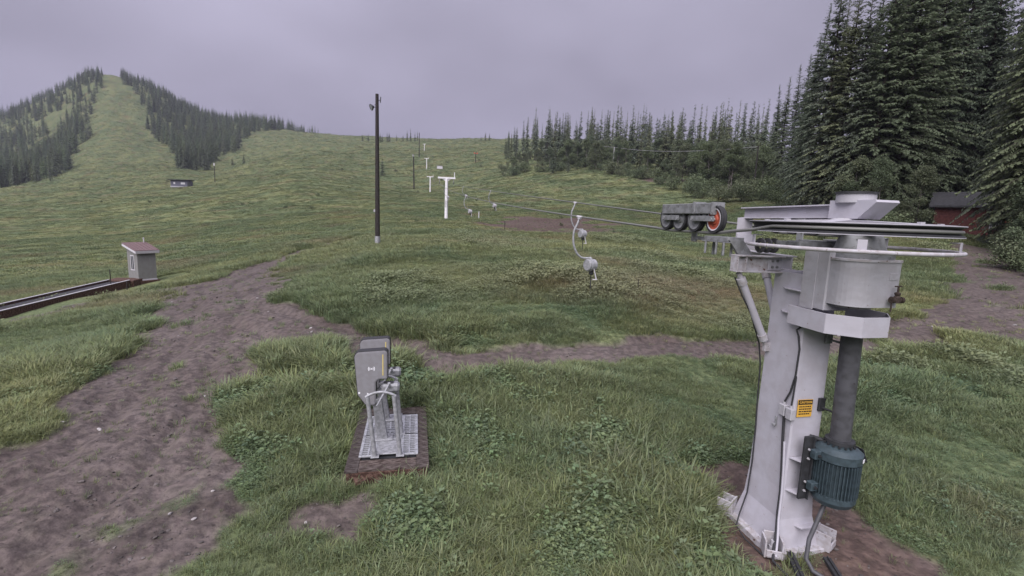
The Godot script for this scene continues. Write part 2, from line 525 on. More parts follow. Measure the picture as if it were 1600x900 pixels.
func build_land() -> void:
	var th := PackedFloat32Array()
	var t := -180.0
	while t < 179.9:
		th.push_back(deg_to_rad(t))
		t += 0.16 if absf(t) < 50.0 else (1.0 if absf(t) < 70.0 else 5.0)
	th.push_back(PI)
	var rh := PackedFloat32Array([0.02, 1.0, 2.0])
	var r := 3.0
	while r < 1490.0:
		rh.push_back(r)
		r *= 1.0135
	var W := th.size()
	var V := rh.size()
	var pos := PackedVector3Array()
	var nor := PackedVector3Array()
	var col := PackedColorArray()
	var cls := PackedByteArray()
	pos.resize(W * V); nor.resize(W * V); col.resize(W * V); cls.resize(W * V)
	for j in V:
		for i in W:
			var x := sin(th[i]) * rh[j]
			var z := -cos(th[i]) * rh[j]
			var o := j * W + i
			var y := ground(x, z)
			var d := rh[j]
			var inside := absf(th[i]) < 0.95
			var g := Color(0.09, 0.12, 0.05)
			var k := 0
			if inside:
				# thatch and earth between the plants, darkened to stand in for missing self-shading
				g = sward(x, z, d) * 0.84
				if d < 62.0:
					var m := dirt_at(x, z)
					if m > 0.0:
						g = g.lerp(soil(x, z), m)
						if m > 0.5: k = 1
				if d > 45.0 and d < 200.0:
					var m := far_bare(x, z)
					g = g.lerp(soil(x * 0.35, z * 0.35).lerp(Color(0.115, 0.082, 0.070), 0.5), m)
					if m > 0.5: k = 2
				if d > 240.0 and k == 0: k = 3
			pos[o] = Vector3(x, y, z)
			col[o] = g
			cls[o] = k
	for j in V:
		for i in W:
			var l := pos[j * W + maxi(i - 1, 0)]
			var q := pos[j * W + mini(i + 1, W - 1)]
			var u := pos[maxi(j - 1, 0) * W + i]
			var w := pos[mini(j + 1, V - 1) * W + i]
			var nn := (q - l).cross(w - u)
			nor[j * W + i] = (nn if nn.y > 0 else -nn).normalized()
	var idx := [PackedInt32Array(), PackedInt32Array(), PackedInt32Array(), PackedInt32Array()]
	for j in V - 1:
		for i in W - 1:
			var a := j * W + i
			var k := cls[a]
			idx[k].append_array(PackedInt32Array([a, a + W, a + W + 1, a, a + W + 1, a + 1]))
	var names := ["ground", "dirt_track", "bare_earth", "mountain"]
	var mats := [M.turf, M.soil, M.earth, M.hill]
	for k in 4:
		# keep only the points this sheet uses
		var remap := PackedInt32Array()
		remap.resize(pos.size())
		remap.fill(-1)
		var pv := PackedVector3Array()
		var nv := PackedVector3Array()
		var cv := PackedColorArray()
		var iv := PackedInt32Array()
		iv.resize(idx[k].size())
		var at := 0
		for e in idx[k]:
			if remap[e] < 0:
				remap[e] = pv.size()
				pv.push_back(pos[e]); nv.push_back(nor[e]); cv.push_back(col[e])
			iv[at] = remap[e]
			at += 1
		var arr := []
		arr.resize(Mesh.ARRAY_MAX)
		arr[Mesh.ARRAY_VERTEX] = pv
		arr[Mesh.ARRAY_NORMAL] = nv
		arr[Mesh.ARRAY_COLOR] = cv
		arr[Mesh.ARRAY_INDEX] = iv
		var m := ArrayMesh.new()
		m.add_surface_from_arrays(Mesh.PRIMITIVE_TRIANGLES, arr)
		var o := part(names[k], m, mats[k], self)
		o.set_meta("kind", "structure")

# ------------------------------------------------------------------ grass and weeds
func tuft(blades: int, hgt: float, wid: float, spread: float, lean: float, sd: int) -> ArrayMesh:
	var r := RandomNumberGenerator.new()
	r.seed = sd
	var m := Mb.new()
	m.use_color = true
	for b in blades:
		var a := r.randf() * TAU
		var o := Vector3(cos(a), 0, sin(a)) * spread * sqrt(r.randf())
		var dir := Vector3(cos(a + r.randfn(0, 0.9)), 0, sin(a + r.randfn(0, 0.9)))
		var h := hgt * r.randf_range(0.5, 1.15)
		var w := dir.cross(Vector3.UP) * wid * r.randf_range(0.7, 1.3) * 0.5
		var ln := lean * h * r.randf_range(0.2, 1.2)
		var p1 := o + Vector3.UP * h * 0.6 + dir * ln * 0.35
		var p2 := o + Vector3.UP * h * r.randf_range(0.78, 1.0) + dir * ln
		var s := r.randf_range(0.75, 1.25)
		m.col = Color(s, s * r.randf_range(0.95, 1.05), s * r.randf_range(0.85, 1.1))
		if r.randf() < 0.12: m.col = Color(1.75, 1.35, 1.1)
		m.tri(o - w - Vector3.UP * 0.03, p1 - w * 0.9, o + w - Vector3.UP * 0.03)
		m.tri(o + w - Vector3.UP * 0.03, p1 - w * 0.9, p1 + w * 0.9)
		m.tri(p1 - w * 0.9, p2, p1 + w * 0.9)
	return m.mesh()

func weed(leaves: int, hgt: float, size: float, spread: float, sd: int) -> ArrayMesh:
	var r := RandomNumberGenerator.new()
	r.seed = sd
	var m := Mb.new()
	m.use_color = true
	for b in leaves:
		var a := r.randf() * TAU
		var rad := spread * sqrt(r.randf())
		var top := hgt * (1.0 - 0.55 * pow(rad / spread, 2.0))
		var o := Vector3(cos(a) * rad, top * (0.15 + 0.85 * r.randf()), sin(a) * rad)
		var dir := Vector3(cos(a + r.randfn(0, 0.8)), r.randf_range(-0.25, 0.55), sin(a + r.randfn(0, 0.8))).normalized()
		var side := dir.cross(Vector3(r.randfn(0, 0.3), 1, r.randfn(0, 0.3))).normalized()
		var l := size * r.randf_range(0.6, 1.3)
		var s := r.randf_range(0.75, 1.3)
		m.col = Color(s, s, s * r.randf_range(0.85, 1.1))
		m.tri(o, o + dir * l * 0.5 + side * l * 0.28, o + dir * l)
		m.tri(o, o + dir * l, o + dir * l * 0.5 - side * l * 0.28)
	return m.mesh()

func scatter(called: String, mesh: ArrayMesh, material: Material, xf: Array, cl: PackedColorArray, label: String, cat: String) -> void:
	var mm := MultiMesh.new()
	mm.transform_format = MultiMesh.TRANSFORM_3D
	mm.use_colors = true
	mm.mesh = mesh
	mm.instance_count = xf.size()
	for i in xf.size():
		mm.set_instance_transform(i, xf[i])
		mm.set_instance_color(i, cl[i])
	var o := MultiMeshInstance3D.new()
	o.name = numbered(called)
	o.multimesh = mm
	o.material_override = material
	o.set_meta("kind", "stuff")
	tag(o, label, cat)
	add_child(o)

func covered(x: float, z: float) -> bool:
	# the ground under the gate platform, the station's foot, the shed and the conveyor
	var q := Vector2(x + 1.86, z + 7.05)
	var r := q.x * 0.98 - q.y * 0.2
	var l := -q.x * 0.2 - q.y * 0.98
	if absf(r) < 0.8 and l > -0.16 and l < 2.5: return true
	q = Vector2(x - 3.82, z + 6.16)
	if absf(q.x) < 0.5 and absf(q.y) < 0.5: return true
	if x < -21.5 and x > -28.0 and z < -21.0 and z > -36.0:
		if Vector2(x + 25.9, z + 33.3).length() < 1.35: return true
		if x < -22.2 - (-z - 21.0) * 0.09 and x > -24.6 - (-z - 21.0) * 0.12: return true
	return false

func build_grass() -> void:
	var kinds := [tuft(16, 0.19, 0.012, 0.12, 1.1, 1), tuft(16, 0.14, 0.012, 0.14, 1.4, 2), tuft(20, 0.24, 0.010, 0.10, 1.0, 3)]
	var mids := [tuft(34, 0.27, 0.018, 0.30, 1.0, 4), tuft(30, 0.21, 0.020, 0.32, 1.2, 5)]
	var leafy := [weed(70, 0.34, 0.09, 0.34, 6), weed(80, 0.46, 0.10, 0.40, 7)]
	var low := [weed(44, 0.12, 0.042, 0.15, 21), weed(36, 0.18, 0.05, 0.14, 22)]
	var fars := [weed(60, 0.34, 0.22, 0.8, 8), tuft(40, 0.40, 0.06, 0.8, 1.1, 9)]
	var lists := {}
	var zones := [[2.6, 6.5, 9500, 0], [6.5, 11.0, 21000, 0], [11.0, 17.0, 24000, 1], [17.0, 30.0, 38000, 2], [30.0, 55.0, 48000, 3], [55.0, 110.0, 56000, 4], [110.0, 240.0, 64000, 5], [240.0, 520.0, 60000, 6], [520.0, 990.0, 34000, 7]]
	for zn in zones:
		for k in zn[2]:
			var d := sqrt(lerpf(zn[0] * zn[0], zn[1] * zn[1], rng.randf()))
			var a := deg_to_rad(rng.randf_range(-49.5, 49.5))
			var x := sin(a) * d
			var z := -cos(a) * d
			var roll := rng.randf()
			var size := rng.randf_range(0.7, 1.25)
			var dirt := 0.0
			if d < 62.0:
				dirt = dirt_at(x, z)
				if covered(x, z): continue
			if d > 45.0 and d < 200.0: dirt = maxf(dirt, far_bare(x, z))
			if roll < dirt * 0.965: continue
			size *= lerpf(1.0, 0.38, dirt)
			var dry := dry_at(x, z)
			var lush := n4.get_noise_2d(x * 2.2 - 50.0, z * 2.2)
			size *= clampf(1.0 + lush * (1.3 if d < 30.0 else 0.5), 0.45, 1.6) * lerpf(1.0, 0.7, dry)
			var c := sward(x, z, d)
			var v := rng.randf_range(0.8, 1.2)
			c = Color(c.r * v * rng.randf_range(0.92, 1.08), c.g * v, c.b * v * rng.randf_range(0.9, 1.15))
			var key := ""
			var pick := rng.randi() % 3
			match zn[3]:
				0: key = "a%d" % pick
				1: key = "a%d" % pick if rng.randf() < 0.35 else "m%d" % (pick % 2)
				2: key = "m%d" % (pick % 2)
				3: key = "m%d" % (pick % 2)
				_: key = "f%d" % (pick % 2)
			var weedy := n1.get_noise_2d(x * 0.8 + 200.0, z * 0.8) + (0.35 if d > 17.0 and x > -6.0 and x < 12.0 and d < 50.0 else 0.0)
			if d > 17.5 and d < 60.0 and weedy > 0.32 and dirt < 0.05 and rng.randf() < 0.4:
				key = "w%d" % (pick % 2)
				c = c.lerp(Color(0.22, 0.25, 0.15), 0.5)
			if d < 17.5 and (n1.get_noise_2d(x * 3.0 + 70.0, z * 3.0) > 0.05 + 0.3 * rng.randf() or rng.randf() < 0.06) and dirt < 0.8:
				key = "l%d" % (pick % 2)
				c = Color(c.r * 0.82, c.g * 0.92, c.b * 0.95)
				size *= 1.15
			var sc: float = size * [0.9, 0.9, 0.85, 1.1, 0.55, 0.75, 1.2, 2.0][zn[3]]
			if key[0] == "a" and zn[3] == 1: sc *= 1.2
			if zn[3] >= 4 and rng.randf() < 0.1:
				c = Color(0.13, 0.165, 0.10)
			var y := ground(x, z)
			var bs := Basis(Vector3.UP, rng.randf() * TAU).scaled(Vector3(sc * rng.randf_range(0.9, 1.1), sc * rng.randf_range(0.8, 1.2) * (0.55 if zn[3] >= 5 else 1.0), sc))
			if not lists.has(key): lists[key] = [[], PackedColorArray()]
			lists[key][0].append(Transform3D(bs, Vector3(x, y, z)))
			lists[key][1].push_back(c)
	for k in 3: scatter("grass", kinds[k], M.blade, lists["a%d" % k][0], lists["a%d" % k][1], ["long green grass blades around the station and gate platform", "short leaning grass mixed through the near turf", "thin upright grass stalks through the near turf"][k], "grass")
	for k in 2: scatter("meadow_grass", mids[k], M.blade, lists["m%d" % k][0], lists["m%d" % k][1], ["tall meadow grass on the bank beyond the dirt track", "broad bladed meadow grass beyond the dirt track"][k], "grass")
	for k in 2: scatter("low_weeds", low[k], M.blade, lists["l%d" % k][0], lists["l%d" % k][1], ["low broad leaved weeds mixed through the near grass", "upright small leaved weeds mixed through the near grass"][k], "weeds")
	for k in 2: scatter("leafy_weeds", leafy[k], M.blade, lists["w%d" % k][0], lists["w%d" % k][1], ["low leafy weeds covering the bank below the hanger", "taller leafy weeds covering the bank below the hanger"][k], "weeds")
	for k in 2: scatter("slope_vegetation", fars[k], M.blade, lists["f%d" % k][0], lists["f%d" % k][1], ["rough leafy growth across the far ski slope", "rough grassy growth across the far ski slope"][k], "ground cover")

func pebble(sd: int) -> ArrayMesh:
	var r := RandomNumberGenerator.new()
	r.seed = sd
	var m := Mb.new()
	m.use_color = true
	var secs := []
	for k in [[-0.4, 0.45], [-0.1, 0.95], [0.25, 0.9], [0.5, 0.4]]:
		var ring := PackedVector3Array()
		for j in 7:
			var t := TAU * j / 7 + r.randf() * 0.3
			var q: float = k[1] * r.randf_range(0.75, 1.1)
			ring.push_back(Vector3(cos(t) * q, k[0] * r.randf_range(0.8, 1.1), sin(t) * q * 0.8))
		secs.append(ring)
	m.loft(secs)
	return m.mesh()

func build_stones() -> void:
	for kind in 2:
		var xf := []
		var cl := PackedColorArray()
		var mesh := pebble(5 + kind)
		for k in (12000 if kind == 0 else 90):
			var d := lerpf(4.0, 34.0, pow(rng.randf(), 1.4))
			var a := deg_to_rad(rng.randf_range(-49.0, 49.0))
			var x := sin(a) * d
			var z := -cos(a) * d
			var m := dirt_at(x, z)
			if rng.randf() > m: continue
			if kind == 0 and n1.get_noise_2d(x * 4.0, z * 4.0) < rng.randf() * 0.5 - 0.1: continue
			if covered(x, z): continue
			var s: float = (0.012 + 0.028 * pow(rng.randf(), 3.0)) if kind == 0 else rng.randf_range(0.025, 0.055)
			s *= 1.0 + d / 40.0
			xf.append(Transform3D(Basis.from_euler(Vector3(rng.randf(), rng.randf() * TAU, rng.randf())).scaled(Vector3(s, s * 0.8, s)), Vector3(x, ground(x, z) + s * 0.1, z)))
			var v := rng.randf_range(0.16, 0.55) if kind == 0 else rng.randf_range(0.8, 1.5)
			cl.push_back(Color(v, v * 0.93, v * 0.9) if kind == 0 else Color(v, v, v))
		scatter("clods" if kind == 0 else "stones", mesh, M.stone, xf, cl, "small muddy clods and gravel scattered over the dirt track" if kind == 0 else "pale stones scattered over the dirt track", "gravel" if kind == 0 else "stones")

# ------------------------------------------------------------------ trees
var conifers := []      # [trunk mesh, crown mesh], one metre tall units scaled by height 25
var snag_like := []
var broads := []
var shrubs := []
var far_conifers := []

func conifer_meshes(h: float, rb: float, y0: float, step: float, per: int, spray: float, gap: float, droop: float, sd: int, ragged := 0.3) -> Array:
	var r := RandomNumberGenerator.new()
	r.seed = sd
	var m := Mb.new()
	m.use_color = true
	var tr := Mb.new()
	var pts := PackedVector3Array()
	var wob := Vector3(r.randfn(0, 0.15), 0, r.randfn(0, 0.15))
	for k in 9:
		var t := k / 8.0
		pts.push_back(Vector3(0, h * t - 0.4 * (1.0 - t), 0) + wob * sin(t * 3.0))
	tr.tube(pts, h * 0.0125, 8, false, 0.015)
	var y := y0
	while y < h - 0.15:
		var f := (y - y0) / (h - y0)
		var env := rb * (1.0 - pow(f, 0.95 if h > 20.0 else 0.8)) * (0.55 + 0.45 * smoothstep(0.0, 0.18, f)) + 0.24
		var nb := per if f < 0.8 else maxi(4, per - 2)
		var off := r.randf() * TAU
		for b in nb:
			if r.randf() < 0.12: continue
			var az := off + TAU * b / nb + r.randfn(0, 0.25)
			var ln := env * r.randf_range(1.0 - ragged, 1.0 + ragged * 0.7)
			var dir := Vector3(cos(az), 0, sin(az))
			var up0 := lerpf(-0.05, 0.75, pow(f, 1.5)) + r.randfn(0, 0.1)
			var dr := droop * (1.0 - 0.6 * f) * r.randf_range(0.7, 1.3)
			var side := dir.cross(Vector3.UP)
			var yy := y + r.randfn(0, step * 0.7)
			var shade := r.randf_range(0.75, 1.25)
			var o := Vector3(0, yy, 0) + wob * sin(yy / h * 3.0)
			# the bough itself
			if ln > 1.0:
				var mid := o + dir * ln * 0.5 + Vector3.UP * (up0 * 0.5 - dr * 0.25) * ln
				tr.tube(PackedVector3Array([o, mid, o + dir * ln * 0.85 + Vector3.UP * (up0 * 0.85 - dr * 0.72) * ln]), 0.035, 3, false, 0.01)
			var s := 0.12
			while s < 1.0:
				var p := o + dir * (ln * s) + Vector3.UP * ((up0 * s - dr * s * s) * ln)
				var slope := (dir + Vector3.UP * (up0 - 2.0 * dr * s)).normalized()
				for q in [-1.0, 1.0]:
					var w: float = spray * clampf(env * 0.75, 0.3, 1.0) * r.randf_range(0.6, 1.25) * (1.15 - 0.55 * s)
					var d2: Vector3 = (slope * r.randf_range(0.3, 0.9) + side * q * r.randf_range(0.5, 1.0) + Vector3.UP * (r.randf_range(-1.0, -0.1) if f < 0.85 else r.randf_range(-0.3, 0.5))).normalized()
					var cr: Vector3 = d2.cross(Vector3.UP + dir * r.randfn(0, 0.5)).normalized() * w * r.randf_range(0.16, 0.30)
					var v := shade * r.randf_range(0.75, 1.3)
					m.col = Color(v, v, v * 0.97)
					m.tri(p - cr * 0.35, p + d2 * w * 0.55 + cr, p + d2 * w)
					m.tri(p - cr * 0.35, p + d2 * w, p + d2 * w * 0.55 - cr * 1.1)
				s += gap * clampf(env * 0.8, 0.4, 1.0) / maxf(ln, gap) * r.randf_range(0.8, 1.25)
		y += step * r.randf_range(0.75, 1.25) * (1.0 - 0.45 * f)
	# leader
	m.col = Color(1, 1, 1)
	m.cyl(Vector3(0, h - 0.9, 0), Vector3(0, h + 0.35, 0), 0.07, 0.0, 4, false)
	return [tr.mesh(), m.mesh()]

func broad_meshes(h: float, rad: float, y0: float, leaves: int, size: float, sd: int) -> Array:
	var r := RandomNumberGenerator.new()
	r.seed = sd
	var m := Mb.new()
	m.use_color = true
	var tr := Mb.new()
	var lean := Vector3(r.randfn(0, 0.4), 0, r.randfn(0, 0.4))
	var pts := PackedVector3Array()
	for k in 6:
		var t := k / 5.0
		pts.push_back(Vector3(0, h * 0.85 * t - 0.3 * (1.0 - t), 0) + lean * t * t)
	tr.tube(pts, h * 0.011 + 0.02, 7, false, 0.02)
	var clumps := []
	for k in int(16 + h):
		var f := r.randf()
		var yy := lerpf(y0, h * 0.93, f)
		var az := r.randf() * TAU
		var env := rad * sin(clampf(0.25 + f * 0.72, 0.0, 1.0) * PI) * r.randf_range(0.35, 1.05)
		var c := Vector3(cos(az) * env, yy, sin(az) * env) + lean * (yy / h) * (yy / h)
		clumps.append([c, r.randf_range(0.16, 0.30) * rad + 0.25])
		var o := Vector3(0, maxf(yy - env * 0.7, h * 0.12), 0) + lean * pow(maxf(yy - env * 0.7, 0.0) / h, 2.0)
		tr.tube(PackedVector3Array([o, o.lerp(c, 0.55) + Vector3.UP * 0.12 * env, c]), 0.012 * h * 0.4 + 0.012, 4, false, 0.008)
	for k in leaves:
		var cl: Array = clumps[r.randi() % clumps.size()]
		var u := Vector3(r.randfn(), r.randfn() * 0.8, r.randfn())
		var p: Vector3 = cl[0] + u.normalized() * cl[1] * pow(r.randf(), 0.5) * 1.15
		var d := Vector3(r.randfn(), r.randfn() * 0.6 - 0.2, r.randfn()).normalized()
		var s := d.cross(Vector3(r.randfn(), 2.0, r.randfn())).normalized()
		var l := size * r.randf_range(0.6, 1.3)
		var v := r.randf_range(0.7, 1.3)
		m.col = Color(v * r.randf_range(0.92, 1.08), v, v * 0.95)
		m.tri(p, p + d * l * 0.5 + s * l * 0.36, p + d * l)
		m.tri(p, p + d * l, p + d * l * 0.5 - s * l * 0.36)
	return [tr.mesh(), m.mesh()]

func prepare_trees() -> void:
	for k in 5: conifers.append(conifer_meshes(25.0, [3.6, 3.0, 4.1, 2.5, 3.3][k], [0.8, 1.6, 0.5, 2.6, 1.0][k], 0.40, 7, 0.46, 0.15, [0.45, 0.55, 0.4, 0.35, 0.6][k], 100 + k, [0.42, 0.5, 0.4, 0.6, 0.5][k]))
	for k in 4: far_conifers.append(conifer_meshes(16.0, [3.0, 2.3, 3.4, 1.9][k], [0.6, 1.2, 0.4, 2.0][k], 0.62, 5, 0.95, 0.55, 0.45, 140 + k))
	for k in 3: broads.append(broad_meshes([12.0, 9.0, 14.0][k], [3.0, 2.7, 3.2][k], [2.5, 1.2, 4.5][k], 13000, 0.21, 160 + k))
	for k in 3: shrubs.append(broad_meshes([2.6, 1.8, 3.4][k], [1.7, 1.5, 1.6][k], 0.25, 2200, 0.16, 170 + k))

func tree(kind: String, x: float, z: float, hgt: float, label: String, group: String, pick := -1) -> Node3D:
	var src: Array
	var native := 25.0
	var called := "conifer_tree"
	var crown: Material
	var bark: Material = M.bark
	if kind == "conifer":
		src = conifers
		crown = M.conifer[rng.randi() % 5]
	elif kind == "far":
		src = far_conifers
		native = 16.0
		crown = M.conifer[rng.randi() % 5]
	elif kind == "broad":
		src = broads
		called = "broadleaf_tree"
		crown = M.broad[rng.randi() % 3]
		bark = M.bark_pale
	else:
		src = shrubs
		called = "shrub"
		crown = M.broad[rng.randi() % 3]
	var k: int = rng.randi() % src.size() if pick < 0 else pick
	if kind == "broad": native = [12.0, 9.0, 14.0][k]
	if kind == "shrub": native = [2.6, 1.8, 3.4][k]
	var o := base(called, Vector3(x, ground(x, z), z), rng.randf() * TAU)
	var s := hgt / native
	var w := s * rng.randf_range(0.85, 1.15)
	if kind == "conifer" or kind == "far": w = pow(s, 0.6) * rng.randf_range(0.75, 1.2)
	o.scale = Vector3(w, s, w)
	part("trunk" if kind != "shrub" else "stem", src[k][0], bark, o)
	part("crown" if kind != "shrub" else "foliage", src[k][1], crown, o)
	tag(o, label, "tree" if kind != "shrub" else "shrub", group)
	return o

# a point on the land below a sight line given by its slope to the side and its distance ahead
func spot(u: float, d: float) -> Vector2:
	return Vector2(u * d, -d)

func build_forest() -> void:
	# edge of the tall forest right of the slope: [x / distance, distance, top above eye / distance]
	var edge := [[0.515, 128, 0.275], [0.535, 112, 0.29], [0.552, 100, 0.315], [0.57, 92, 0.335], [0.585, 80, 0.37], [0.598, 72, 0.425], [0.615, 66, 0.50], [0.632, 70, 0.455], [0.652, 64, 0.47], [0.675, 62, 0.48], [0.70, 66, 0.51], [0.722, 60, 0.53], [0.745, 64, 0.57], [0.77, 60, 0.60], [0.795, 64, 0.63], [0.82, 62, 0.64], [0.845, 66, 0.66], [0.87, 64, 0.63], [0.895, 68, 0.61], [0.92, 66, 0.56], [0.945, 74, 0.47], [1.0, 46, 0.72], [1.03, 44, 0.75], [1.06, 42, 0.78], [1.09, 44, 0.75]]
	var nth := ["first", "second", "third", "fourth", "fifth", "sixth", "seventh", "eighth", "ninth", "tenth", "eleventh", "twelfth", "thirteenth", "fourteenth", "fifteenth", "sixteenth", "seventeenth"]
	var at := -1
	for e in edge:
		at += 1
		var p := spot(e[0], e[1])
		var top: float = H + e[2] * e[1]
		var lab: String = "tall dark conifer, %s right of the pointed one along the forest front" % nth[clampi(at - 7, 0, 16)]
		if e[0] < 0.58: lab = "conifer on the left flank of the dense forest, %s from its lower end" % nth[at]
		elif absf(e[0] - 0.615) < 0.001: lab = "narrow pointed conifer standing tallest at the left end of the dense forest"
		elif e[0] > 0.98: lab = "tall spruce at the right picture edge, %s past the gap of sky" % nth[at - 21]
		tree("conifer", p.x, p.y, maxf(top - ground(p.x, p.y), 8.0), lab, "conifers at the forest edge")
	for k in 30:
		var u := rng.randf_range(0.57, 1.14)
		if u > 0.93 and u < 0.985: u -= 0.1
		var d := rng.randf_range(72.0, 100.0) if u < 0.93 else rng.randf_range(52.0, 66.0)
		if u < 0.62: d = rng.randf_range(90.0, 118.0)
		var top := lerpf(0.33, 0.62, smoothstep(0.57, 0.8, u)) if u < 0.93 else 0.66
		top *= rng.randf_range(0.68, 1.0)
		var p := spot(u, d)
		tree("conifer", p.x, p.y, maxf(H + top * d - ground(p.x, p.y), 9.0), "dark conifer deep inside the dense forest behind its front row", "conifers inside the forest")
	for k in 18:
		var u := rng.randf_range(0.56, 0.84) if k < 12 else rng.randf_range(1.04, 1.12)
		var d := rng.randf_range(50.0, 62.0) if u < 0.95 else rng.randf_range(33.0, 40.0)
		if u < 0.66: d = rng.randf_range(66.0, 92.0)
		var p := spot(u, d)
		tree("broad", p.x, p.y, rng.randf_range(5.0, 10.0) if u < 0.95 else rng.randf_range(5.0, 9.0), "light green broadleaf tree in front of the dark conifers" if u < 0.95 else "leafy broadleaf tree low at the right picture edge", "broadleaf trees at the forest edge")
	for k in 34:
		var u := rng.randf_range(0.53, 0.83) if k < 26 else rng.randf_range(1.03, 1.12)
		var d := rng.randf_range(46.0, 58.0) if u < 0.93 else rng.randf_range(29.0, 36.0)
		if u < 0.64: d = rng.randf_range(62.0, 100.0)
		var p := spot(u, d)
		tree("shrub", p.x, p.y, rng.randf_range(1.2, 3.2), "leafy shrub along the foot of the dense forest", "shrubs at the forest foot")
	# the wood on the bank in the middle distance
	var tops := [[-0.03, 0.165], [-0.005, 0.185], [0.02, 0.215], [0.04, 0.225], [0.07, 0.225], [0.10, 0.23], [0.14, 0.228], [0.19, 0.235], [0.25, 0.235], [0.32, 0.24], [0.39, 0.243], [0.42, 0.263], [0.46, 0.255], [0.52, 0.265]]
	for k in 175:
		var u := -0.025 + 0.545 * pow(rng.randf(), 1.05)
		var i := 0
		while i < tops.size() - 2 and u > tops[i + 1][0]: i += 1
		var t: float = lerpf(tops[i][1], tops[i + 1][1], clampf((u - tops[i][0]) / (tops[i + 1][0] - tops[i][0]), 0.0, 1.0))
		var near := lerpf(300.0, 150.0, smoothstep(0.0, 0.5, u))
		var d := near * rng.randf_range(0.92, 1.45)
		var p := spot(u, d)
		var g := ground(p.x, p.y)
		var hgt := (H + t * d - g) * (rng.randf_range(0.55, 0.88) if rng.randf() < 0.72 else rng.randf_range(0.86, 1.0))
		hgt = clampf(hgt * 0.93, 6.0, 30.0)
		tree("far", p.x, p.y, hgt, "conifer %s" % ("at the thin left end of the bank wood" if u < 0.12 else "in the middle of the bank wood right of the lift line" if u < 0.3 else "where the bank wood meets the tall dense forest"), "conifers of the bank wood")
	for k in 110:
		var u := rng.randf_range(-0.01, 0.52)
		var d := lerpf(262.0, 128.0, smoothstep(0.0, 0.5, u)) * rng.randf_range(0.93, 1.22)
		var p := spot(u, d)
		tree("broad", p.x, p.y, rng.randf_range(6.0, 12.5) * lerpf(0.6, 1.1, smoothstep(0.0, 0.08, u)), "round pale green tree %s" % ("at the thin left end of the bank wood" if u < 0.14 else "along the middle front of the bank wood" if u < 0.33 else "in front where bank wood meets tall forest"), "broadleaf trees of the bank wood")
	for k in 80:
		var u := rng.randf_range(-0.03, 0.53)
		var d := lerpf(262.0, 112.0, smoothstep(0.0, 0.5, u)) * rng.randf_range(0.86, 1.02)
		var p := spot(u, d)
		tree("shrub", p.x, p.y, rng.randf_range(1.6, 4.6), "rounded shrub %s" % ("on the open bank below the thin end of the wood" if u < 0.14 else "on the bank above the far earth patch" if u < 0.33 else "between bank wood and tall forest"), "shrubs below the bank wood")
	for e in [[0.075, 215.0, 10.0], [0.105, 210.0, 8.0]]:
		var p := spot(e[0], e[1])
		tree("far", p.x, p.y, e[2], "%s of two separate conifers standing in front of the bank wood" % ("taller" if e[2] > 9.0 else "shorter"), "separate conifers before the bank wood")
	# on the skyline of the slope
	var sky_at := -1
	for e in [[-0.312, 8.5], [-0.300, 9.0], [-0.276, 10.0], [-0.272, 9.0], [-0.262, 12.0], [-0.258, 11.0], [-0.243, 9.0], [-0.230, 8.0], [-0.222, 13.0], [-0.215, 15.0], [-0.206, 12.0], [-0.201, 14.0]]:
		var p := spot(e[0], 655.0)
		sky_at += 1
		tree("far", p.x, p.y, e[1] * 1.15, "%s small conifer from the left on the bare skyline" % nth[sky_at], "conifers on the skyline", 3 if e[1] > 11.0 else -1)
	for e in [[-0.073, 8.0], [-0.064, 12.0], [-0.056, 10.0]]:
		var p := spot(e[0], 640.0)
		tree("far", p.x, p.y, e[1], "%s small conifer on the skyline just left of the bank wood" % ("leftmost" if e[0] < -0.07 else "tallest" if e[1] > 11.0 else "rightmost"), "conifers on the skyline near the wood")
	var p0 := Vector2(-78.5, -288.0)
	tree("far", p0.x, p0.y, 9.5, "lone bushy conifer on the slope right of the tall lamp pole", "", 2)
	p0 = Vector2(-247.0, -428.0)
	tree("far", p0.x, p0.y, 6.5, "smaller of two lone conifers below the misty shoulder", "", 0)
	p0 = Vector2(-215.0, -388.0)
	tree("far", p0.x, p0.y, 9.0, "taller of two lone conifers below the misty shoulder", "", 2)
	for k in 46:
		var u := rng.randf_range(-0.95, 0.4)
		var d := lerpf(58.0, 330.0, rng.randf())
		var p := spot(u, d)
		tree("shrub", p.x, p.y, rng.randf_range(0.4, 0.8) * (0.7 + d / 260.0), "low dark bush on the open slope %s" % ("left of the lamp pole" if u < -0.28 else "along the lift line" if u < 0.0 else "right of the lift line"), "bushes on the open slope")
	build_mountain_trees()

func inside(poly: Array, p: Vector2) -> bool:
	var q := PackedVector2Array()
	for e in poly: q.push_back(Vector2(e[0], e[1]))
	return Geometry2D.is_point_in_polygon(p, q)

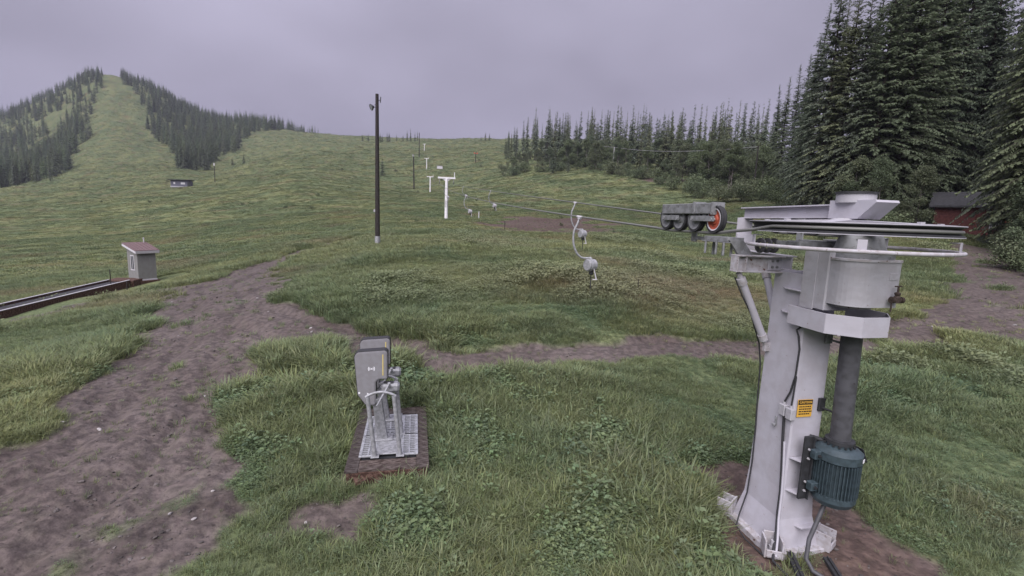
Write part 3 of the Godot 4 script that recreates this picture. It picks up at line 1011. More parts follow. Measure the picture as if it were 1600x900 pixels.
func build_mountain_trees() -> void:
	# forest blocks on the mountain, as (x / distance, distance) outlines
	var left := [[-1.30, 320.0], [-1.02, 335.0], [-0.945, 345.0], [-0.915, 400.0], [-0.895, 480.0], [-0.875, 560.0], [-0.855, 660.0], [-0.838, 800.0], [-0.823, 975.0], [-0.90, 985.0], [-1.05, 985.0], [-1.30, 985.0]]
	var gap := [[-1.05, 520.0], [-0.97, 560.0], [-0.90, 700.0], [-0.868, 880.0], [-0.885, 880.0], [-0.935, 700.0], [-1.0, 580.0]]
	var right := [[-0.69, 385.0], [-0.635, 390.0], [-0.618, 450.0], [-0.60, 520.0], [-0.555, 580.0], [-0.545, 690.0], [-0.47, 800.0], [-0.40, 930.0], [-0.45, 985.0], [-0.78, 985.0], [-0.795, 930.0], [-0.775, 800.0], [-0.742, 660.0], [-0.71, 580.0], [-0.695, 480.0]]
	var xf := []
	var cl := PackedColorArray()
	var single := 0
	for b in 2:
		var poly: Array = left if b == 0 else right
		var want := 1900 if b == 0 else 1350
		var tries := 0
		var got := 0
		var found := []
		while got < want and tries < 90000:
			tries += 1
			var u := rng.randf_range(-1.3, -0.38)
			var d := lerpf(320.0, 985.0, rng.randf())
			var q := Vector2(u + n2.get_noise_2d(d * 0.4, u * 900.0) * 0.03, d)
			if not inside(poly, q): continue
			if b == 0 and inside(gap, q) and rng.randf() < 0.9: continue
			got += 1
			found.append(Vector2(u, d))
		found.sort_custom(func(a, c): return a.y < c.y)
		for q in found:
			var p := spot(q.x, q.y)
			var hgt := rng.randf_range(13.0, 24.0) * (0.85 if q.y > 850.0 else 1.0)
			if single < (20 if b == 0 else 44) and absf(q.x) < 1.1:
				single += 1
				tree("far", p.x, p.y, hgt, "conifer at the lower end of the left mountain forest" if b == 0 else "conifer at the tip of the forest tongue above the far hut", "lower trees of the mountain forest")
			else:
				var s := hgt / 16.0
				var w := s * rng.randf_range(0.8, 1.25)
				xf.append(Transform3D(Basis(Vector3.UP, rng.randf() * TAU).scaled(Vector3(w, s, w)), Vector3(p.x, ground(p.x, p.y) - 0.2, p.y)))
				var v := rng.randf_range(0.75, 1.25)
				cl.push_back(Color(v, v * rng.randf_range(0.95, 1.08), v))
	# four crown shapes shared out through the wood
	for k in 4:
		var xs := []
		var cs := PackedColorArray()
		for i in range(k, xf.size(), 4):
			xs.append(xf[i])
			cs.push_back(cl[i])
		scatter("mountain_forest", far_conifers[k][1], M.conifer[[0, 2, 4, 1][k]], xs, cs, ["dark conifer forest over both flanks of the mountain", "slender conifers through the mountain forest", "wide conifers through the mountain forest", "thin ragged conifers through the mountain forest"][k], "forest")

# ------------------------------------------------------------------ the drive station
# its own axes: r to the right of the lift line, l up the line, y up
const TURN := 0.2013
const FOOT := Vector3(4.05, 0, -5.62)
func P(r: float, y: float, l: float) -> Vector3:
	return Vector3(r, y, -l)
func W(r: float, y: float, l: float) -> Vector3:
	return FOOT + Basis(Vector3.UP, TURN) * Vector3(r, y, -l)

func ibeam(a: Vector3, b: Vector3, hgt: float, wid: float) -> Mb:
	var m := Mb.new()
	var d := (b - a).normalized()
	var ln := (b - a).length()
	var s := d.cross(Vector3.UP).normalized()
	var u := s.cross(d)
	var bs := Basis(d, u, s)
	var mid := (a + b) * 0.5
	m.box(mid + u * (hgt * 0.5 - 0.009), Vector3(ln, 0.018, wid), bs, 0.003)
	m.box(mid - u * (hgt * 0.5 - 0.009), Vector3(ln, 0.018, wid), bs, 0.003)
	m.box(mid, Vector3(ln - 0.004, hgt - 0.036, 0.016), bs)
	return m

func bolt(at: Vector3, axis: Vector3, r: float, parent: Node, material: Material) -> void:
	var m := Mb.new()
	m.cyl(at - axis * 0.01, at + axis * r * 0.9, r, r, 6)
	m.cyl(at + axis * r * 0.8, at + axis * r * 1.7, r * 0.5, r * 0.45, 8)
	part("bolt", m, material, parent)

func col_ring(y: float, r0: float, r1: float, l0: float, l1: float, c: float) -> PackedVector3Array:
	return PackedVector3Array([P(r0 + c, y, l0), P(r1 - c, y, l0), P(r1, y, l0 + c), P(r1, y, l1 - c), P(r1 - c, y, l1), P(r0 + c, y, l1), P(r0, y, l1 - c), P(r0, y, l0 + c)])

func build_station() -> void:
	var t := base("lift_drive_station", FOOT, TURN)
	tag(t, "white steel drive station of a surface lift with horizontal bullwheel and hanging motor", "ski lift")
	var m := Mb.new()
	# column
	m.loft([col_ring(0.05, -0.50, 0.17, 0.16, 1.02, 0.015), col_ring(0.16, -0.48, 0.15, 0.18, 1.0, 0.02), col_ring(0.42, -0.42, 0.09, 0.23, 0.95, 0.02), col_ring(0.8, -0.40, 0.065, 0.25, 0.925, 0.02), col_ring(1.5, -0.39, 0.055, 0.26, 0.91, 0.02), col_ring(2.6, -0.39, 0.065, 0.28, 0.885, 0.02), col_ring(3.62, -0.38, 0.07, 0.3, 0.88, 0.02)])
	part("column", m, M.white, t)
	m = Mb.new()
	m.box(P(-0.165, 0.0, 0.59), Vector3(0.86, 0.1, 1.02), Basis.IDENTITY, 0.01)
	part("base_plate", m, M.white_rust, t)
	# anchor brackets at the corners, each with its bolt
	for q in [[-0.58, 1.06, 0.55], [-0.57, 0.14, -0.45], [0.25, 0.17, 0.5], [0.25, 1.04, -0.5]]:
		var c := P(q[0], 0, q[1])
		var b := Basis(Vector3.UP, q[2])
		m = Mb.new()
		m.box(c + Vector3(0, 0.035, 0), Vector3(0.2, 0.03, 0.2), b, 0.004)
		m.box(c + b.x * 0.1 + Vector3(0, 0.13, 0), Vector3(0.022, 0.23, 0.2), b, 0.004)
		m.box(c - b.x * 0.1 + Vector3(0, 0.13, 0), Vector3(0.022, 0.23, 0.2), b, 0.004)
		m.box(c - b.z * 0.1 * signf((b.z).dot(c - P(-0.16, 0, 0.6))) + Vector3(0, 0.145, 0), Vector3(0.178, 0.25, 0.022), b, 0.004)
		m.box(c + b.z * 0.1 * signf((b.z).dot(c - P(-0.16, 0, 0.6))) + Vector3(0, 0.085, 0), Vector3(0.178, 0.09, 0.022), b, 0.004)
		var br := part("anchor_bracket", m, M.white_rust, t)
		m = Mb.new()
		m.cyl(c + Vector3(0, 0.045, 0), c + Vector3(0, 0.075, 0), 0.07, 0.07, 16)
		m.cyl(c + Vector3(0, 0.075, 0), c + Vector3(0, 0.135, 0), 0.045, 0.045, 6)
		m.cyl(c + Vector3(0, 0.135, 0), c + Vector3(0, 0.21, 0), 0.026, 0.024, 10)
		part("anchor_bolt", m, M.cast, br)
	# ribs on the downhill face
	for q in [[0.33, -0.06, 0.22], [0.83, -0.27, 0.1], [1.27, -0.27, 0.1]]:
		m = Mb.new()
		m.prism(PackedVector2Array([Vector2(-q[2] * 0.5 - 0.06, 0.0), Vector2(q[2] * 0.5 + 0.06, 0.0), Vector2(q[2] * 0.5, -0.12), Vector2(-q[2] * 0.5, -0.12)]), P(q[1], q[0], 0.25), Vector3(1, 0, 0), Vector3(0, 0, -1), Vector3.UP, 0.007)
		part("rib", m, M.white, t)
	# black mounting rail with bolts and the motor
	m = Mb.new()
	m.box(P(-0.26, 1.20, 0.115), Vector3(0.11, 0.84, 0.03), Basis.IDENTITY, 0.004)
	m.box(P(-0.20, 1.20, 0.10), Vector3(0.016, 0.84, 0.06), Basis.IDENTITY, 0.003)
	var rail := part("motor_rail", m, M.dark, t)
	for y in [0.9, 1.02, 1.33, 1.45]: bolt(P(-0.25, y, 0.098), Vector3(0, 0, 1), 0.016, rail, M.cast)
	var mo := Node3D.new()
	mo.name = "motor"
	t.add_child(mo)
	mo.position = P(0.085, 0, 0.0)
	m = Mb.new()
	m.lathe(Vector3.ZERO, Vector3.UP, [Vector2(0, 1.60), Vector2(0.135, 1.60), Vector2(0.15, 1.58), Vector2(0.15, 1.55), Vector2(0.20, 1.53), Vector2(0.262, 1.48), Vector2(0.262, 1.38), Vector2(0.225, 1.37), Vector2(0.225, 0.93), Vector2(0.25, 0.92), Vector2(0.25, 0.86), Vector2(0.22, 0.80), Vector2(0, 0.80)], 40)
	var body := part("motor_body", m, M.motor, mo)
	m = Mb.new()
	for k in 40:
		var a := TAU * k / 40
		m.box(Vector3(cos(a) * 0.24, 1.15, sin(a) * 0.24), Vector3(0.04, 0.43, 0.009), Basis(Vector3.UP, -a))
	part("cooling_fins", m, M.motor, mo).set_meta("kind", "stuff")
	m = Mb.new()
	var jb := Basis(Vector3.UP, 0.35)
	m.box(jb * Vector3(0.31, 1.22, 0.02), Vector3(0.13, 0.26, 0.2), jb, 0.02)
	part("terminal_box", m, M.motor, mo)
	m = Mb.new()
	m.box(Vector3(0.30, 1.42, -0.02), Vector3(0.012, 0.2, 0.24), Basis(Vector3.BACK, 0.45), 0.003)
	part("rain_flap", m, M.dark, mo)
	m = Mb.new()
	m.box(Vector3(0.13, 1.435, 0.235), Vector3(0.055, 0.04, 0.006), Basis(Vector3.UP, 0.5))
	part("rating_plate", m, M.print_white, mo)
	for y in [1.0, 1.42]:
		m = Mb.new()
		m.box(Vector3(-0.27, y, -0.03), Vector3(0.14, 0.11, 0.09), Basis.IDENTITY, 0.008)
		var lug := part("mounting_lug", m, M.motor, mo)
		bolt(Vector3(-0.29, y, 0.015), Vector3(0, 0, 1), 0.02, lug, M.dark)
	m = Mb.new()
	m.cyl(P(-0.10, 1.54, 0.26), P(0.0, 1.54, 0.1), 0.03, 0.03, 8)
	part("top_bracket", m, M.dark, t)
	m = Mb.new()
	for k in 16:
		m.box(Vector3(0.085, 0, 0) + Vector3(cos(TAU * k / 16) * 0.165, 1.565, sin(TAU * k / 16) * 0.165), Vector3(0.02, 0.02, 0.02))
	m.lathe(P(0.085, 0, 0), Vector3.UP, [Vector2(0.135, 1.575), Vector2(0.16, 1.58), Vector2(0.16, 1.62), Vector2(0.112, 1.63)], 32)
	part("shaft_collar", m, M.dark, t)
	m = Mb.new()
	m.cyl(P(0.085, 1.61, 0.0), P(0.04, 3.06, 0.0), 0.112, 0.112, 28)
	m.cyl(P(0.19, 1.64, 0.06), P(0.145, 3.02, 0.06), 0.01, 0.01, 6)
	part("shaft_guard", m, M.shaft, t)
	for q in [[1.97, 0.0], [2.86, -0.02]]:
		m = Mb.new()
		m.box(P(q[1], q[0], 0.25), Vector3(0.09, 0.17, 0.035), Basis.IDENTITY, 0.005)
		m.cyl(P(q[1] + 0.01, q[0] - 0.04, 0.24), P(0.08, q[0] - 0.06, 0.05), 0.014, 0.014, 8)
		part("guard_bracket", m, M.dark if q[0] < 2.0 else M.grey, t)
	# caution sign
	m = Mb.new()
	m.box(P(-0.24, 1.93, 0.252), Vector3(0.215, 0.23, 0.006))
	var sign_plate := part("caution_sign", m, M.yellow, t)
	m = Mb.new()
	m.box(P(-0.24, 2.01, 0.2475), Vector3(0.205, 0.06, 0.004))
	part("header", m, M.black, sign_plate)
	var tm := TextMesh.new()
	var f := SystemFont.new()
	f.font_names = PackedStringArray(["Droid Sans"])
	f.font_weight = 700
	tm.font = f
	tm.text = "CAUTION"
	tm.font_size = 32
	tm.pixel_size = 0.0013
	tm.depth = 0.002
	var tx := part("lettering", tm, M.yellow, sign_plate)
	tx.position = P(-0.24, 2.01, 0.2445)
	m = Mb.new()
	for row in 4:
		var x := -0.325
		while x < -0.165:
			var w := rng.randf_range(0.012, 0.035)
			m.box(P(x + w * 0.5, 1.952 - row * 0.032, 0.2478), Vector3(w, 0.014, 0.003))
			x += w + 0.008
	part("small_print", m, M.black, sign_plate)
	# junction boxes, latch and cables on the wide face
	for q in [[-0.415, 1.86, 0.40], [-0.415, 1.85, 0.28]]:
		m = Mb.new()
		m.box(P(q[0], q[1], q[2]), Vector3(0.07, 0.15, 0.1), Basis.IDENTITY, 0.008)
		m.cyl(P(q[0], q[1] + 0.07, q[2]), P(q[0], q[1] + 0.11, q[2]), 0.022, 0.018, 10)
		part("junction_box", m, M.cast, t)
	m = Mb.new()
	m.box(P(-0.40, 1.66, 0.52), Vector3(0.02, 0.12, 0.03), Basis.IDENTITY, 0.004)
	m.box(P(-0.42, 1.60, 0.53), Vector3(0.03, 0.035, 0.05), Basis.IDENTITY, 0.006)
	part("latch", m, M.galv, t)
	m = Mb.new()
	m.tube(PackedVector3Array([P(-0.40, 2.98, 0.30), P(-0.43, 2.93, 0.33), P(-0.42, 2.86, 0.30), P(-0.41, 2.7, 0.27), P(-0.41, 2.35, 0.28), P(-0.41, 2.12, 0.33), P(-0.415, 1.96, 0.40)]), 0.012, 7)
	part("cable", m, M.rubber, t)
	m = Mb.new()
	m.tube(PackedVector3Array([P(-0.41, 2.35, 0.265), P(-0.415, 2.1, 0.27), P(-0.415, 1.95, 0.28)]), 0.011, 7)
	part("cable", m, M.rubber, t)
	m = Mb.new()
	m.tube(PackedVector3Array([P(-0.415, 1.80, 0.38), P(-0.41, 1.5, 0.36), P(-0.415, 1.1, 0.31), P(-0.42, 0.8, 0.28), P(-0.44, 0.5, 0.26), P(-0.50, 0.3, 0.18), P(-0.60, 0.12, 0.08), P(-0.66, 0.03, 0.0), P(-0.66, 0.02, -0.25)]), 0.017, 7)
	part("cable", m, M.rubber, t)
	m = Mb.new()
	m.tube(PackedVector3Array([P(-0.405, 1.45, 0.33), P(-0.41, 1.1, 0.285), P(-0.42, 0.8, 0.255), P(-0.45, 0.45, 0.22), P(-0.53, 0.24, 0.11), P(-0.60, 0.06, 0.03)]), 0.015, 7)
	part("conduit", m, M.white, t)
	m = Mb.new()
	m.tube(PackedVector3Array([P(-0.98, 3.52, 0.86), P(-0.9, 3.3, 0.8), P(-0.72, 3.05, 0.82), P(-0.47, 2.6, 0.9), P(-0.415, 2.3, 0.90), P(-0.41, 1.9, 0.89), P(-0.41, 1.4, 0.86), P(-0.42, 0.9, 0.84), P(-0.46, 0.45, 0.82), P(-0.56, 0.15, 0.8), P(-0.66, 0.03, 0.72), P(-0.72, 0.02, 0.45), P(-0.70, 0.02, 0.1)]), 0.010, 6)
	part("cable", m, M.rubber, t)
	m = Mb.new()
	m.tube(PackedVector3Array([P(0.05, 0.81, 0.03), P(-0.06, 0.6, 0.0), P(-0.22, 0.32, -0.05), P(-0.3, 0.12, -0.12), P(-0.28, 0.02, -0.22), P(-0.2, 0.0, -0.36)]), 0.028, 8)
	part("hose", m, M.shaft, t)
	for q in [[-0.55, -0.35, 0.05, 1.0], [-0.05, -0.35, 0.1, 0.62]]:
		m = Mb.new()
		var bs := Basis(Vector3.UP, -0.5 + q[2])
		m.box(P(q[0], 0.03, q[1]), Vector3(0.09, 0.05, q[3]), bs, 0.006)
		m.box(P(q[0], 0.06, q[1]), Vector3(0.012, 0.03, q[3] - 0.01), bs)
		part("cable_channel", m, M.dark, t)
	# ribs of the wide face under the crossarm
	for y in [3.42, 3.12]:
		m = Mb.new()
		m.prism(PackedVector2Array([Vector2(-0.06, 0.0), Vector2(0.30, 0.0), Vector2(0.30, -0.07), Vector2(0.05, -0.07)]), P(-0.385, y, 0.62), Vector3(0, 0, 1), Vector3(1, 0, 0), Vector3.UP, 0.006)
		part("rib", m, M.white, t)
	# octagonal tray: floor and one panel per side
	var oc := [Vector2(-0.50, 0.42), Vector2(-0.50, -0.14), Vector2(-0.25, -0.38), Vector2(0.10, -0.38), Vector2(0.33, -0.15), Vector2(0.33, 0.40)]
	var poly := PackedVector2Array()
	for q in oc: poly.push_back(Vector2(q.x * 0.985, -q.y * 0.985))
	m = Mb.new()
	m.prism(poly, Vector3(0, 3.04, 0), Vector3(1, 0, 0), Vector3(0, 0, 1), Vector3.UP, 0.008)
	var tray := part("tray_floor", m, M.grey, t)
	for k in oc.size() - 1:
		m = Mb.new()
		var a := P(oc[k].x, 3.12, oc[k].y)
		var b := P(oc[k + 1].x, 3.12, oc[k + 1].y)
		var d := (b - a).normalized()
		m.box((a + b) * 0.5, Vector3((b - a).length() + 0.004, 0.23, 0.012), Basis(d, Vector3.UP, d.cross(Vector3.UP)), 0.002)
		part("tray_panel", m, M.white, tray)
	m = Mb.new()
	m.box(P(-0.06, 3.0, 0.1), Vector3(0.5, 0.07, 0.4), Basis.IDENTITY, 0.01)
	part("tray_bracket", m, M.grey, t)
	# gearbox: housing next to the column, rounded tank in front, valve
	m = Mb.new()
	m.box(P(-0.22, 3.59, 0.15), Vector3(0.42, 0.70, 0.34), Basis.IDENTITY, 0.012)
	m.box(P(-0.437, 3.59, 0.23), Vector3(0.014, 0.72, 0.20), Basis.IDENTITY, 0.002)
	part("gearbox_housing", m, M.cast, t)
	m = Mb.new()
	var tank := PackedVector2Array()
	for q in [[-0.16, -0.10, 0.25, PI, 0.5], [0.17, -0.30, 0.05, PI * 1.5, 0.5], [0.17, 0.15, 0.05, 0.0, 0.5], [-0.36, 0.15, 0.05, PI * 0.5, 0.5]]:
		for k in 9:
			var a: float = q[3] + PI * q[4] * k / 8.0
			tank.push_back(Vector2(q[0] + cos(a) * q[2], -(q[1] + sin(a) * q[2])))
	m.prism(tank, Vector3(0, 3.595, 0), Vector3(1, 0, 0), Vector3(0, 0, 1), Vector3.UP, 0.255)
	var tk := part("oil_tank", m, M.cast, t)
	m = Mb.new()
	var lid := PackedVector2Array()
	for q in tank: lid.push_back(q * 1.025)
	m.prism(lid, Vector3(0, 3.858, 0), Vector3(1, 0, 0), Vector3(0, 0, 1), Vector3.UP, 0.012)
	m.cyl(P(-0.1, 3.3, -0.05), P(-0.1, 3.35, -0.05), 0.2, 0.2, 24)
	part("tank_lid", m, M.white_rust, tk)
	m = Mb.new()
	m.box(P(0.10, 3.69, -0.352), Vector3(0.11, 0.08, 0.006), Basis.IDENTITY, 0.002)
	part("tank_plate", m, M.cast, tk)
	m = Mb.new()
	var vc := P(0.105, 3.44, -0.42)
	m.cyl(vc + Vector3(-0.065, 0, 0), vc + Vector3(0.065, 0, 0), 0.026, 0.026, 10)
	m.cyl(vc + Vector3(-0.075, 0, 0), vc + Vector3(-0.05, 0, 0), 0.036, 0.036, 10)
	m.cyl(vc + Vector3(0.075, 0, 0), vc + Vector3(0.05, 0, 0), 0.036, 0.036, 10)
	m.lathe(vc, Vector3.UP, [Vector2(0.0, -0.035), Vector2(0.036, -0.03), Vector2(0.036, 0.03), Vector2(0.022, 0.05), Vector2(0.03, 0.065), Vector2(0.03, 0.08), Vector2(0.010, 0.09), Vector2(0.010, 0.155), Vector2(0, 0.155)], 14)
	m.cyl(vc + Vector3(-0.045, 0.152, 0), vc + Vector3(0.045, 0.152, 0), 0.008, 0.008, 8)
	m.cyl(vc + Vector3(0, 0.01, 0), vc + Vector3(0, 0.01, -0.09), 0.02, 0.02, 8)
	m.cyl(vc + Vector3(-0.062, 0, 0), vc + Vector3(-0.062, -0.13, 0), 0.009, 0.009, 8)
	part("drain_valve", m, M.brown_metal, tk)
	# upper machinery seen under the wheel
	m = Mb.new()
	m.lathe(P(-0.02, 0, 0.0), Vector3.UP, [Vector2(0, 3.86), Vector2(0.34, 3.86), Vector2(0.34, 3.93), Vector2(0.26, 3.96), Vector2(0.22, 4.1), Vector2(0.2, 4.14)], 28)
	m.box(P(-0.30, 3.98, 0.42), Vector3(0.5, 0.10, 0.22), Basis.IDENTITY, 0.01)
	m.box(P(0.25, 3.97, 0.45), Vector3(0.36, 0.14, 0.26), Basis.IDENTITY, 0.01)
	m.cyl(P(-0.52, 3.93, 0.62), P(-0.52, 4.02, 0.62), 0.08, 0.08, 16)
	part("bearing_housing", m, M.grey, t)
	m = Mb.new()
	for k in 3:
		m.lathe(P(-0.60 + 0.1 * k, 3.94, 0.95), Vector3(1, 0, 0), [Vector2(0.05, 0), Vector2(0.10, 0.01), Vector2(0.10, 0.03), Vector2(0.05, 0.04)], 20)
	part("brake_disc", m, M.shaft, t)
	# crossarm, inner beam, post and top beam
	part("crossarm", ibeam(P(-1.06, 3.71, 0.80), P(-0.36, 3.70, 0.80), 0.22, 0.15), M.white_rust, t)
	part("crossarm", ibeam(P(0.07, 3.70, 0.80), P(1.06, 3.71, 0.80), 0.22, 0.15), M.white_rust, t)
	m = Mb.new()
	for r in [-1.05, -0.93]:
		for s in [-1.0, 1.0]: m.box(P(r, 3.71, 0.80 + s * 0.04), Vector3(0.012, 0.18, 0.064))
	part("stiffener", m, M.white_rust, t)
	m = Mb.new()
	m.box(P(-0.47, 3.71, 0.785), Vector3(0.2, 0.17, 0.012), Basis.IDENTITY, 0.002)
	var splice := part("splice_plate", m, M.white, t)
	for q in [[-0.44, 3.75], [-0.44, 3.67], [-0.51, 3.75], [-0.51, 3.67]]: bolt(P(q[0], q[1], 0.778), Vector3(0, 0, 1), 0.018, splice, M.grey)
	part("line_beam", ibeam(P(-0.12, 3.71, 0.88), P(-0.12, 3.73, 2.06), 0.2, 0.14), M.white, t)
	m = Mb.new()
	m.box(P(-0.06, 4.06, 2.0), Vector3(0.26, 0.5, 0.02), Basis.IDENTITY, 0.003)
	m.box(P(-0.06, 4.06, 2.06), Vector3(0.018, 0.5, 0.12), Basis.IDENTITY, 0.003)
	m.prism(PackedVector2Array([Vector2(-0.13, 0.0), Vector2(0.13, 0.0), Vector2(0.3, -0.24), Vector2(-0.13, -0.24)]), P(-0.06, 4.06, 1.98), Vector3(1, 0, 0), Vector3.UP, Vector3(0, 0, 1), 0.008)
	part("post", m, M.white, t)
	part("top_beam", ibeam(P(0, 4.385, 2.1), P(0, 4.405, 0.30), 0.17, 0.16), M.white, t)
	m = Mb.new()
	m.prism(PackedVector2Array([Vector2(-0.36, 4.315), Vector2(0.04, 4.315), Vector2(0.25, 4.50), Vector2(0.235, 4.525), Vector2(-0.36, 4.53)]), Vector3.ZERO, Vector3(0, 0, 1), Vector3.UP, Vector3(1, 0, 0), 0.155)
	part("hub_block", m, M.white, t)
	m = Mb.new()
	m.cyl(P(-0.02, 4.50, 0.14), P(-0.02, 4.60, 0.14), 0.2, 0.2, 32)
	var cap := part("hub_cap", m, M.cast, t)
	m = Mb.new()
	m.lathe(P(-0.02, 4.60, 0.14), Vector3.UP, [Vector2(0.13, 0.0), Vector2(0.214, 0.0), Vector2(0.214, 0.026), Vector2(0.13, 0.03)], 36)
	part("cap_ring", m, M.dark, cap)
	# struts
	for q in [[P(-0.96, 3.56, 0.80), P(-0.42, 2.58, 0.82)], [P(-0.14, 3.57, 1.35), P(-0.22, 2.85, 0.9)]]:
		m = Mb.new()
		var d: Vector3 = (q[1] - q[0]).normalized()
		m.cyl(q[0] + d * 0.07, q[1] - d * 0.12, 0.047, 0.047, 18)
		var st := part("strut", m, M.white, t)
		m = Mb.new()
		for e in [[q[0] + d * 0.05, q[0] + d * 0.14], [q[1] - d * 0.2, q[1] - d * 0.11]]: m.cyl(e[0], e[1], 0.058, 0.058, 18)
		m.cyl(q[0] - d * 0.03, q[0] + d * 0.06, 0.035, 0.035, 10)
		m.cyl(q[1] - d * 0.12, q[1] + d * 0.02, 0.03, 0.035, 10)
		m.box(q[1], Vector3(0.09, 0.12, 0.06), Basis.IDENTITY, 0.006)
		part("end_fitting", m, M.white_rust, st)
	# bullwheel
	var bw := Node3D.new()
	bw.name = "bullwheel"
	t.add_child(bw)
	bw.position = P(-0.045, 4.2, 0.18)
	bw.scale = Vector3(0.94, 1.0, 0.94)
	m = Mb.new()
	m.lathe(Vector3.ZERO, Vector3.UP, [Vector2(1.0, -0.055), Vector2(1.10, -0.06), Vector2(1.115, -0.055), Vector2(1.115, -0.045), Vector2(1.075, -0.03), Vector2(1.06, -0.012), Vector2(1.06, 0.012), Vector2(1.075, 0.03), Vector2(1.115, 0.046), Vector2(1.115, 0.056), Vector2(1.10, 0.062), Vector2(1.0, 0.058), Vector2(0.98, 0.0), Vector2(1.0, -0.055)], 96)
	part("rim", m, M.dark, bw)
	m = Mb.new()
	m.lathe(Vector3.ZERO, Vector3.UP, [Vector2(0.985, 0.062), Vector2(1.118, 0.064), Vector2(1.118, 0.054), Vector2(1.100, 0.054)], 96)
	m.lathe(Vector3.ZERO, Vector3.UP, [Vector2(1.098, -0.054), Vector2(1.118, -0.054), Vector2(1.118, -0.062), Vector2(1.05, -0.062)], 96)
	part("flange", m, M.white, bw)
	for k in 8:
		m = Mb.new()
		var a := TAU * k / 8 + 0.2
		var dv := Vector3(cos(a), 0, sin(a))
		var sd := Vector3(-sin(a), 0, cos(a))
		m.loft([PackedVector3Array([dv * 0.12 + sd * 0.09 + Vector3(0, 0.105, 0), dv * 0.12 - sd * 0.09 + Vector3(0, 0.105, 0), dv * 0.12 - sd * 0.09 + Vector3(0, -0.02, 0), dv * 0.12 + sd * 0.09 + Vector3(0, -0.02, 0)]), PackedVector3Array([dv * 1.03 + sd * 0.06 + Vector3(0, 0.068, 0), dv * 1.03 - sd * 0.06 + Vector3(0, 0.068, 0), dv * 1.03 - sd * 0.06 + Vector3(0, -0.03, 0), dv * 1.03 + sd * 0.06 + Vector3(0, -0.03, 0)])])
		part("spoke", m, M.white, bw)
	m = Mb.new()
	m.lathe(Vector3.ZERO, Vector3.UP, [Vector2(0.0, -0.08), Vector2(0.2, -0.08), Vector2(0.2, 0.10), Vector2(0.16, 0.12), Vector2(0.0, 0.13)], 32)
	for k in 5:
		var a := 0.4 + k * 1.3
		m.box(Vector3(cos(a) * 1.02, 0.075, sin(a) * 1.02), Vector3(0.06, 0.03, 0.04))
	part("hub", m, M.cast, bw)
	# guard rail round the downhill half, with its posts
	m = Mb.new()
	var arc := PackedVector3Array()
	for k in 41:
		var a := deg_to_rad(lerpf(-28.0, 208.0, k / 40.0))
		arc.push_back(P(cos(a) * 1.06 - 0.045, 3.975, 0.18 - sin(a) * 1.06))
	m.tube(arc, 0.022, 10)
	var gr := part("guard_rail", m, M.white_rust, t)
	for a in [200.0, 128.0, 62.0, -20.0]:
		m = Mb.new()
		var q := Vector3(cos(deg_to_rad(a)), 0, sin(deg_to_rad(a)))
		m.box(q * 1.03 + Vector3(-0.045, 4.03, -0.18), Vector3(0.012, 0.12, 0.085), Basis(Vector3.UP, -deg_to_rad(a)), 0.002)
		m.box(q * 0.99 + Vector3(-0.045, 4.09, -0.18), Vector3(0.09, 0.012, 0.085), Basis(Vector3.UP, -deg_to_rad(a)), 0.002)
		part("rail_post", m, M.white, gr)
	# hold-down sheaves on both ropes
	for s in [-1.0, 1.0]:
		var rs := -1.07 if s < 0 else 0.97
		for k in 4:
			var sh := Node3D.new()
			sh.name = "sheave"
			t.add_child(sh, true)
			sh.position = P(rs, [4.26, 4.265, 4.265, 4.275][k], [1.25, 1.72, 2.14, 2.53][k])
			m = Mb.new()
			m.lathe(Vector3.ZERO, Vector3(1, 0, 0), [Vector2(0.15, -0.035), Vector2(0.185, -0.04), Vector2(0.192, -0.02), Vector2(0.18, 0.0), Vector2(0.192, 0.02), Vector2(0.185, 0.04), Vector2(0.15, 0.035)], 36)
			part("tyre", m, M.rubber, sh)
			m = Mb.new()
			m.lathe(Vector3.ZERO, Vector3(1, 0, 0), [Vector2(0.136, -0.036), Vector2(0.152, -0.041), Vector2(0.152, 0.041), Vector2(0.136, 0.036)], 36)
			part("rim_ring", m, M.trim if k == 0 else M.grey, sh)
			m = Mb.new()
			m.lathe(Vector3.ZERO, Vector3(1, 0, 0), [Vector2(0, -0.03), Vector2(0.06, -0.03), Vector2(0.07, -0.015), Vector2(0.11, -0.015), Vector2(0.14, -0.03), Vector2(0.14, 0.03), Vector2(0.11, 0.015), Vector2(0.07, 0.015), Vector2(0.06, 0.03), Vector2(0, 0.03)], 36)
			part("disc", m, M.red_disc if k == 0 else M.grey, sh)
			m = Mb.new()
			m.cyl(Vector3(-0.09 , 0, 0), Vector3(0.09, 0, 0), 0.026, 0.026, 10)
			part("axle", m, M.galv, sh)
		m = Mb.new()
		for e in [-0.075, 0.075]:
			m.box(P(rs + e, 4.27, 1.475), Vector3(0.014, 0.075, 0.56), Basis.IDENTITY, 0.003)
			m.box(P(rs + e, 4.275, 2.335), Vector3(0.014, 0.075, 0.5), Basis.IDENTITY, 0.003)
		part("sheave_yoke", m, M.grey, t)
		m = Mb.new()
		m.box(P(rs, 4.41, 1.93), Vector3(0.16, 0.15, 1.35), Basis.IDENTITY, 0.008)
		m.box(P(rs - 0.0, 4.41, 1.24), Vector3(0.20, 0.17, 0.02))
		m.box(P(rs, 4.42, 1.68), Vector3(0.19, 0.17, 0.05), Basis.IDENTITY, 0.004)
		for e in [1.475, 2.335]: m.box(P(rs, 4.33, e), Vector3(0.1, 0.1, 0.08), Basis.IDENTITY, 0.004)
		part("sheave_beam", m, M.grey, t)
		m = Mb.new()
		m.box(P(rs - s * 0.05, 4.005, 1.12), Vector3(0.24, 0.06, 0.52), Basis.IDENTITY, 0.004)
		m.box(P(rs - s * 0.05, 3.968, 1.12), Vector3(0.28, 0.012, 0.58), Basis.IDENTITY, 0.002)
